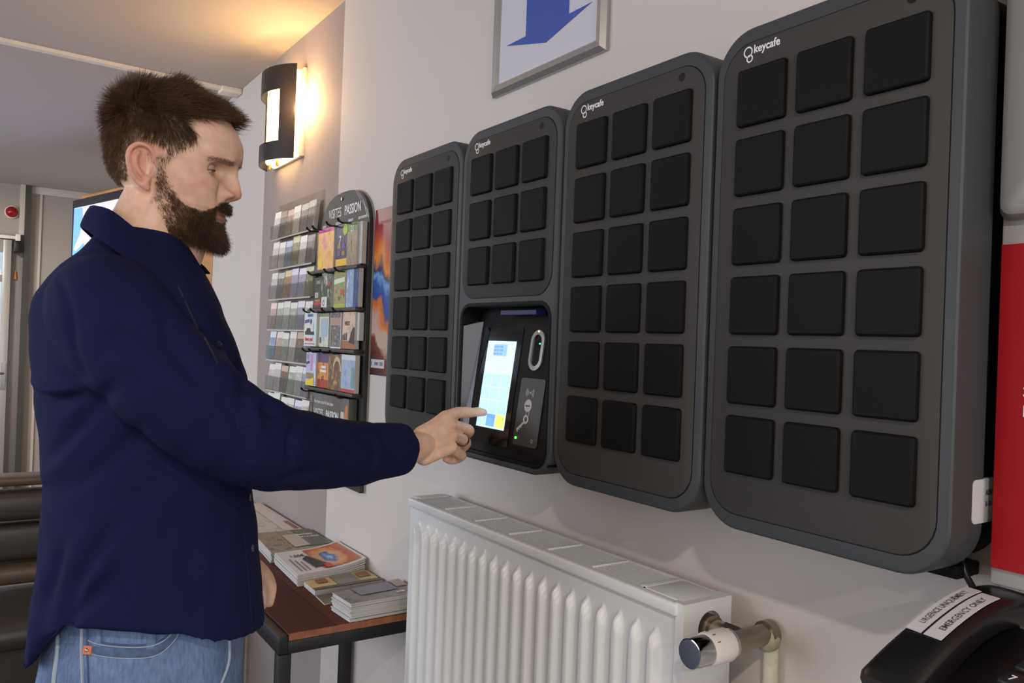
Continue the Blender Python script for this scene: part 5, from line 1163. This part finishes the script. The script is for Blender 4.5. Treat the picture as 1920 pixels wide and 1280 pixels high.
FOLDS = [([(-.130, 1.344), (-.098, 1.338), (-.060, 1.346)], .0065, .007), ([(-.125, 1.330), (-.098, 1.322), (-.06, 1.332)], -.006, .008),
 ([(-.103, 1.233), (-.066, 1.291), (-.021, 1.360)], -.0070, .012), ([(-.108, 1.212), (-.088, 1.245), (-.050, 1.300)], .0050, .010), ([(-.085, 1.20), (-.03, 1.25), (.0, 1.295)], -.004, .012),
 ([(-.081, 1.035), (-.059, 1.095), (-.027, 1.160)], -.0050, .009), ([(-.068, 1.030), (-.040, 1.095), (-.008, 1.150)], .0035, .009), ([(-.101, .992), (-.063, 1.047), (-.018, 1.099)], -.0080, .010), ([(-.110, 1.025), (-.095, 1.085), (-.083, 1.132)], -.0060, .008),
 ([(-.116, .96), (-.112, 1.02), (-.104, 1.09)], .005, .008), ([(-.013, 1.262), (.004, 1.292)], -.0040, .007), ([(.041, 1.464), (.072, 1.436), (.100, 1.385)], -.0035, .007), ([(.024, 1.463), (.039, 1.406), (.075, 1.352)], -.0030, .010),
 ([(.137, 1.372), (.127, 1.345), (.126, 1.312)], -.0060, .008), ([(.173, 1.310), (.154, 1.323), (.136, 1.326)], -.0050, .007), ([(.150, 1.335), (.142, 1.315), (.148, 1.290)], .004, .008), ([(.118, 1.378), (.132, 1.352), (.158, 1.338)], -.004, .0045), ([(.142, 1.348), (.165, 1.330), (.19, 1.322)], .003, .005), ([(.10, 1.335), (.12, 1.30), (.135, 1.262)], -.003, .007), ([(.20, 1.30), (.19, 1.275), (.195, 1.24)], -.0025, .006), ([(.352, 1.262), (.356, 1.24), (.350, 1.21)], .003, .006), ([(-.05, 1.415), (-.02, 1.40), (.0, 1.375)], -.003, .006),
 ([(.158, 1.209), (.202, 1.224), (.260, 1.226)], -.0035, .009), ([(-.096, 1.488), (-.081, 1.449), (-.073, 1.396), (-.053, 1.349)], -.0030, .005), ([(-.037, 1.397), (.02, 1.362), (.08, 1.318)], .0030, .014), ([(-.03, 1.43), (.03, 1.40), (.09, 1.345)], -.003, .014),
 ([(.245, 1.285), (.286, 1.262), (.319, 1.231)], -.0030, .008), ([(.337, 1.202), (.321, 1.199), (.28, 1.208)], -.0030, .006), ([(.20, 1.275), (.25, 1.245), (.33, 1.225)], .0025, .012), ([(.36, 1.262), (.38, 1.24), (.41, 1.215)], -.002, .007),
 ([(.03, 1.20), (.07, 1.12), (.09, 1.04)], -.0025, .014), ([(.0, 1.17), (.01, 1.10), (.02, 1.05)], .0025, .016), ([(.12, 1.16), (.11, 1.09), (.12, 1.01)], -.002, .012)]
for poly, amp, wd in FOLDS:
    d, u = seg_d(P2, poly); disp += 1.6*amp*G(d, wd)*np.sin(np.pi*np.clip(u, .04, .96))**.5*near
f1 = np.sin(SV[:, 0]*61+SV[:, 2]*23+1.7)*np.sin(SV[:, 2]*37-SV[:, 1]*29)+.6*np.sin(SV[:, 0]*103-SV[:, 2]*71+.4)
disp += .0011*f1*(SV[:, 2] < 1.46)
SV = SV+SN*disp[:, None]; SV = smooth(SV, SF, 1)
m_sh = M('navy_cotton', (23, 26, 60), .9, noise=.06, scale=40, bump=.12, bscale=1400, spec=.1)
shirt = finish('shirt', SV, SF, m_sh, man); shirt['label'] = 'navy blue long-sleeved shirt worn outside the jeans'
bvh = BVHTree.FromPolygons([tuple(v) for v in SV.tolist()], [tuple(f) for f in SF.tolist()])
SBN = bvh
def hitn(tree, a, z, default=.1):
    h = tree.ray_cast(Vector((a, 1.0, z)), Vector((0, -1, 0)))
    return (h[0].y, h[1]) if h[0] is not None else (default, Vector((0, 1, 0)))
def strip(name, tree, pts, wd, lift, mat, par, sub=6, side=1, smooth_=60):
    """raised band along (a, z) points laid on a surface seen from the near side"""
    c = crv(pts, sub); R = []
    for i, p in enumerate(c):
        t = np.array(c[min(i+1, len(c)-1)])-np.array(c[max(i-1, 0)]); t /= np.linalg.norm(t); pr_ = np.array((t[1], -t[0])); row = []
        for k in (-1, -.5, 0, .5, 1):
            q = np.array(p)+pr_*wd*.5*k; n_, nn = hitn(tree, q[0], q[1]); row.append((q, n_, nn))
        ringp = [FW(q[0]+nn.x*lift*(1 if 0 < j < 4 else .4), n_+nn.y*lift*(1 if 0 < j < 4 else .4), q[1]+nn.z*lift*(1 if 0 < j < 4 else .4)) for j, (q, n_, nn) in enumerate(row)]
        ringp += [FW(q[0]-nn.x*.001, n_-nn.y*.001, q[1]-nn.z*.001) for q, n_, nn in row[::-1]]
        R.append(ringp)
    return MB().loft(R).build(name, mat, par, smooth=smooth_)
m_shade = M('navy_shade', (18, 20, 48), .8); m_btn = M('button_dark', (34, 34, 48), .3)
strip('placket', bvh, [(.052, 1.500), (.084, 1.430), (.112, 1.362), (.128, 1.30)], .020, .0016, m_sh, shirt)
strip('placket', bvh, [(.151, 1.200), (.158, 1.121), (.167, 1.050), (.172, 1.000)], .016, .0016, m_sh, shirt)
def button(a, z, r_=.0052):
    n_, nn = hitn(bvh, a, z); c = Vector((a, n_, z)); u_ = nn.cross(Vector((0, 0, 1))).normalized(); v_ = nn.cross(u_)
    R = [[FW(*(c+nn*h_+u_*q*math.cos(2*math.pi*k/16)+v_*q*math.sin(2*math.pi*k/16))) for k in range(16)] for q, h_ in ((r_, .0), (r_, .0028), (r_*.7, .0032), (r_*.6, .0026))]
    MB().loft(R).build('button', m_btn, shirt, smooth=40)
for a, z in ((.102, 1.403), (.156, 1.177), (.161, 1.103)): button(a, z)
# sleeve seam round the shoulder and yoke seam

# collar: folded band round the neck, open at the front
def collar(nm, top, bot, out):
    T_ = crv(top, 6); B_ = crv(bot, 6); R = []
    for t, b_ in zip(T_, B_):
        t, b_ = np.array(t), np.array(b_); mid = (t+b_)/2; o = np.array((mid[0]-.0, mid[1], 0)); o = o/max(np.linalg.norm(o), 1e-6)
        w_ = o*.0035; R.append([FW(*t), FW(*(t+w_*.8+np.array((0, 0, .0015)))), FW(*(mid*.5+t*.5+w_*2.0)), FW(*(mid+w_*2.6)), FW(*(b_*.8+mid*.2+w_*2.7)), FW(*(b_+w_*2.3)), FW(*(b_+w_*1.5)), FW(*(mid+w_*.6)), FW(*(t-w_*.2))])
    return MB().loft(R).build(nm, m_sh, shirt, smooth=50)
top_n = [(-.070, 0, 1.599), (-.061, .026, 1.597), (-.040, .055, 1.588), (-.012, .074, 1.565), (.018, .072, 1.542), (.042, .052, 1.524)]
bot_n = [(-.074, 0, 1.566), (-.073, .035, 1.564), (-.052, .086, 1.545), (-.026, .113, 1.523), (-.002, .113, 1.500), (.040, .064, 1.512)]
top_f = [(-.070, 0, 1.599), (-.060, -.026, 1.597), (-.036, -.050, 1.588), (.0, -.066, 1.568), (.040, -.062, 1.552), (.074, -.020, 1.535)]
bot_f = [(-.074, 0, 1.566), (-.071, -.035, 1.564), (-.048, -.083, 1.545), (-.010, -.105, 1.527), (.050, -.098, 1.515), (.094, -.044, 1.515)]
lowp = [(.1465, 1.200), (.1515, 1.121), (.1600, 1.050), (.1650, 1.000)]; strip('placket_gap_shade', bvh, lowp, .0035, .0004, m_shade, shirt); strip('placket_gap_shade', bvh, [(.046, 1.482), (.070, 1.432), (.094, 1.380)], .003, .0006, m_shade, shirt)  # dark strips painted as the shade along the placket opening
collar('collar', top_n, bot_n, 1); collar('collar', top_f, bot_f, -1)
MB().loft([[FW(a, n, z) for a, n, z in crv([(.040, .052, 1.524), (.060, .028, 1.512), (.074, -.018, 1.527)], 4)], [FW(a, n, z) for a, n, z in crv([(.046, .070, 1.500), (.076, .036, 1.492), (.095, -.02, 1.500)], 4)]], False, False, closed=False).build('collar_stand', m_sh, shirt, smooth=60)
c0 = FW(.050, .054, 1.509); q = [(0, 0, 0)]
nn = (FN*.8+FA*.6).normalized(); u_ = Vector((0, 0, 1)).cross(nn).normalized(); v_ = nn.cross(u_)
MB().loft([[c0+nn*h_+u_*r_*math.cos(2*math.pi*k/16)+v_*r_*math.sin(2*math.pi*k/16) for k in range(16)] for r_, h_ in ((.0054, -.006), (.0054, .0045), (.0038, .005), (.003, .0042))]).build('button', m_btn, shirt, smooth=40)
# cuff
ax0, ax1 = np.array((.366, .028, 1.2305)), np.array((.432, -.009, 1.2290)); d_ = ax1-ax0; d_ /= np.linalg.norm(d_); s1 = np.cross(d_, (0, 0, 1)); s1 /= np.linalg.norm(s1); s2 = np.cross(s1, d_)
R = []
for t, ra2, rz in ((0, .0440, .0470), (.004, .0455, .0482), (.03, .0445, .0472), (.058, .0425, .0455), (.0625, .0415, .0447), (.0635, .0390, .0425), (.055, .0375, .041), (.03, .038, .041)):
    c = ax0+d_*t; R.append([FW(*(c+s1*ra2*math.cos(2*math.pi*k/40)+s2*rz*math.sin(2*math.pi*k/40))) for k in range(40)])
MB().loft(R, False, False).build('cuff', m_sh, shirt, smooth=60)
# --- jeans
JE = MB()
def jr(z, ab, af, B, nc=0):
    out = []
    for k in range(56):
        t = 2*math.pi*k/56; c, s_ = math.cos(t), math.sin(t); e = 2/2.3; out.append(((ab+af)/2+(af-ab)/2*math.copysign(abs(c)**e, c), nc+B*math.copysign(abs(s_)**e, s_), z))
    return out
JE.loft([jr(1.045, -.085, .158, .152), jr(1.00, -.098, .165, .160), jr(.95, -.112, .166, .168), jr(.90, -.120, .166, .172), jr(.86, -.118, .168, .172), jr(.82, -.108, .166, .17)])
for s_ in (-1, 1): JE.loft([jr(.90, -.10, .155, .08, s_*.085), jr(.80, -.095, .155, .085, s_*.088), jr(.60, -.065, .125, .078, s_*.092), jr(.45, -.05, .10, .068, s_*.095), jr(.25, -.055, .085, .062, s_*.096), jr(.05, -.06, .09, .064, s_*.097), jr(.03, -.06, .09, .064, s_*.097)])
JV, JF = remesh(JE, .006); JV = smooth(JV, JF, 5)
def denim():
    m = M('denim', (92, 113, 148), .85, noise=.26, scale=16, bump=.35, bscale=900); nt = m.node_tree; b = nt.nodes['Principled BSDF']; tc = nt.nodes.new('ShaderNodeTexCoord')
    w_ = nt.nodes.new('ShaderNodeTexNoise'); w_.inputs['Scale'].default_value = 260; w_.inputs['Detail'].default_value = 2
    mp = nt.nodes.new('ShaderNodeMapping'); mp.inputs['Scale'].default_value = (1, 1, .25); nt.links.new(tc.outputs['Object'], mp.inputs[0]); nt.links.new(mp.outputs[0], w_.inputs['Vector'])
    old = b.inputs['Base Color'].links[0].from_socket; mx = nt.nodes.new('ShaderNodeMix'); mx.data_type = 'RGBA'; mx.blend_type = 'OVERLAY'; mx.inputs[0].default_value = .55
    nt.links.new(old, mx.inputs[6]); nt.links.new(w_.outputs[0], mx.inputs[7]); nt.links.new(mx.outputs[2], b.inputs['Base Color']); return m
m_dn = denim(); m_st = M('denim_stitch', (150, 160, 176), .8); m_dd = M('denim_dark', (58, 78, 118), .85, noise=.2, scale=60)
jeans = finish('jeans', JV, JF, m_dn, man); jeans['label'] = 'faded blue denim jeans'
jb = BVHTree.FromPolygons([tuple(v) for v in JV.tolist()], [tuple(f) for f in JF.tolist()])
pk = [(-.046, .994), (-.035, .991), (-.008, .988), (.022, .986), (.040, .989), (.053, .998), (.062, 1.010), (.066, 1.03)]
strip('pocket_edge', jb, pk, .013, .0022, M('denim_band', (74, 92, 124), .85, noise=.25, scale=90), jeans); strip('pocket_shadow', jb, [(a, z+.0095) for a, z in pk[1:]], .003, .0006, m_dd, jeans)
strip('pocket_stitch', jb, [(a, z+.0075) for a, z in pk], .0022, .0034, m_st, jeans); strip('pocket_stitch', jb, [(a, z-.0065) for a, z in pk], .0018, .0030, m_st, jeans)
strip('side_seam', jb, [(-.057, 1.035), (-.055, .990), (-.051, .940), (-.048, .86), (-.04, .80)], .0028, .0026, m_st, jeans); strip('side_seam', jb, [(-.050, 1.035), (-.048, .990), (-.044, .940), (-.041, .86), (-.033, .80)], .0022, .0018, m_dd, jeans)
strip('back_pocket_edge', jb, [(-.088, 1.0), (-.086, .975), (-.0875, .94), (-.088, .88)], .0035, .0030, m_st, jeans)
strip('fly_seam', jb, [(.130, 1.0), (.135, .965), (.134, .94), (.124, .918), (.116, .905)], .0030, .0026, m_st, jeans)
strip('belt_loop', jb, [(-.038, 1.035), (-.037, .995)], .012, .0032, m_dn, jeans); strip('belt_loop', jb, [(.032, 1.035), (.029, .990)], .012, .0032, m_dn, jeans)
n_, nn = hitn(jb, -.046, .990); c = Vector((-.046, n_, .990)); u_ = nn.cross(Vector((0, 0, 1))).normalized(); v_ = nn.cross(u_)
MB().loft([[FW(*(c+nn*h_+u_*.0062*x_+v_*.0055*y_)) for x_, y_ in ((-1, -1), (1, -1), (1, 1), (-1, 1))] for h_ in (0, .0042)]).build('rivet_patch', M('copper_patch', (190, 112, 84), .5), jeans)
MB().loft([[FW(*(c+nn*h_+u_*r_*math.cos(2*math.pi*k/12)+v_*r_*math.sin(2*math.pi*k/12))) for k in range(12)] for r_, h_ in ((.0024, .004), (.0022, .0056), (.001, .0062))]).build('rivet', M('rivet_metal', (220, 200, 180), .2, metal=1), jeans, smooth=60)
# shoes on the floor
for s_ in (-1, 1):
    q = MB(); nc = s_*.097
    sec = [(-.085, .030, .045, .07), (-.07, .038, .05, .09), (-.02, .042, .055, .11), (.05, .044, .05, .085), (.12, .047, .035, .06), (.17, .040, .028, .045), (.20, .018, .018, .03)]
    R = [[(a, nc+hw_*math.copysign(abs(math.cos(t))**.7, math.cos(t)), max(.012, .012+ht*.5+ht*.5*math.sin(t))) for t in [2*math.pi*k/20 for k in range(20)]] for a, hw_, _, ht in sec]
    q.loft([[FW(*p) for p in r_] for r_ in R]); q.build('shoe', M('shoe_brown', (70, 54, 44), .5), man, smooth=60)
    q = MB(); q.loft([[FW(a, nc+hw_*1.04*sg1, z) for a, hw_, _, _ in sec for sg1 in (1,)]+[FW(a, nc-hw_*1.04, z) for a, hw_, _, _ in sec[::-1]] for z in (0, .016)]); q.build('sole', M('sole_dark', (40, 36, 34), .7), man)
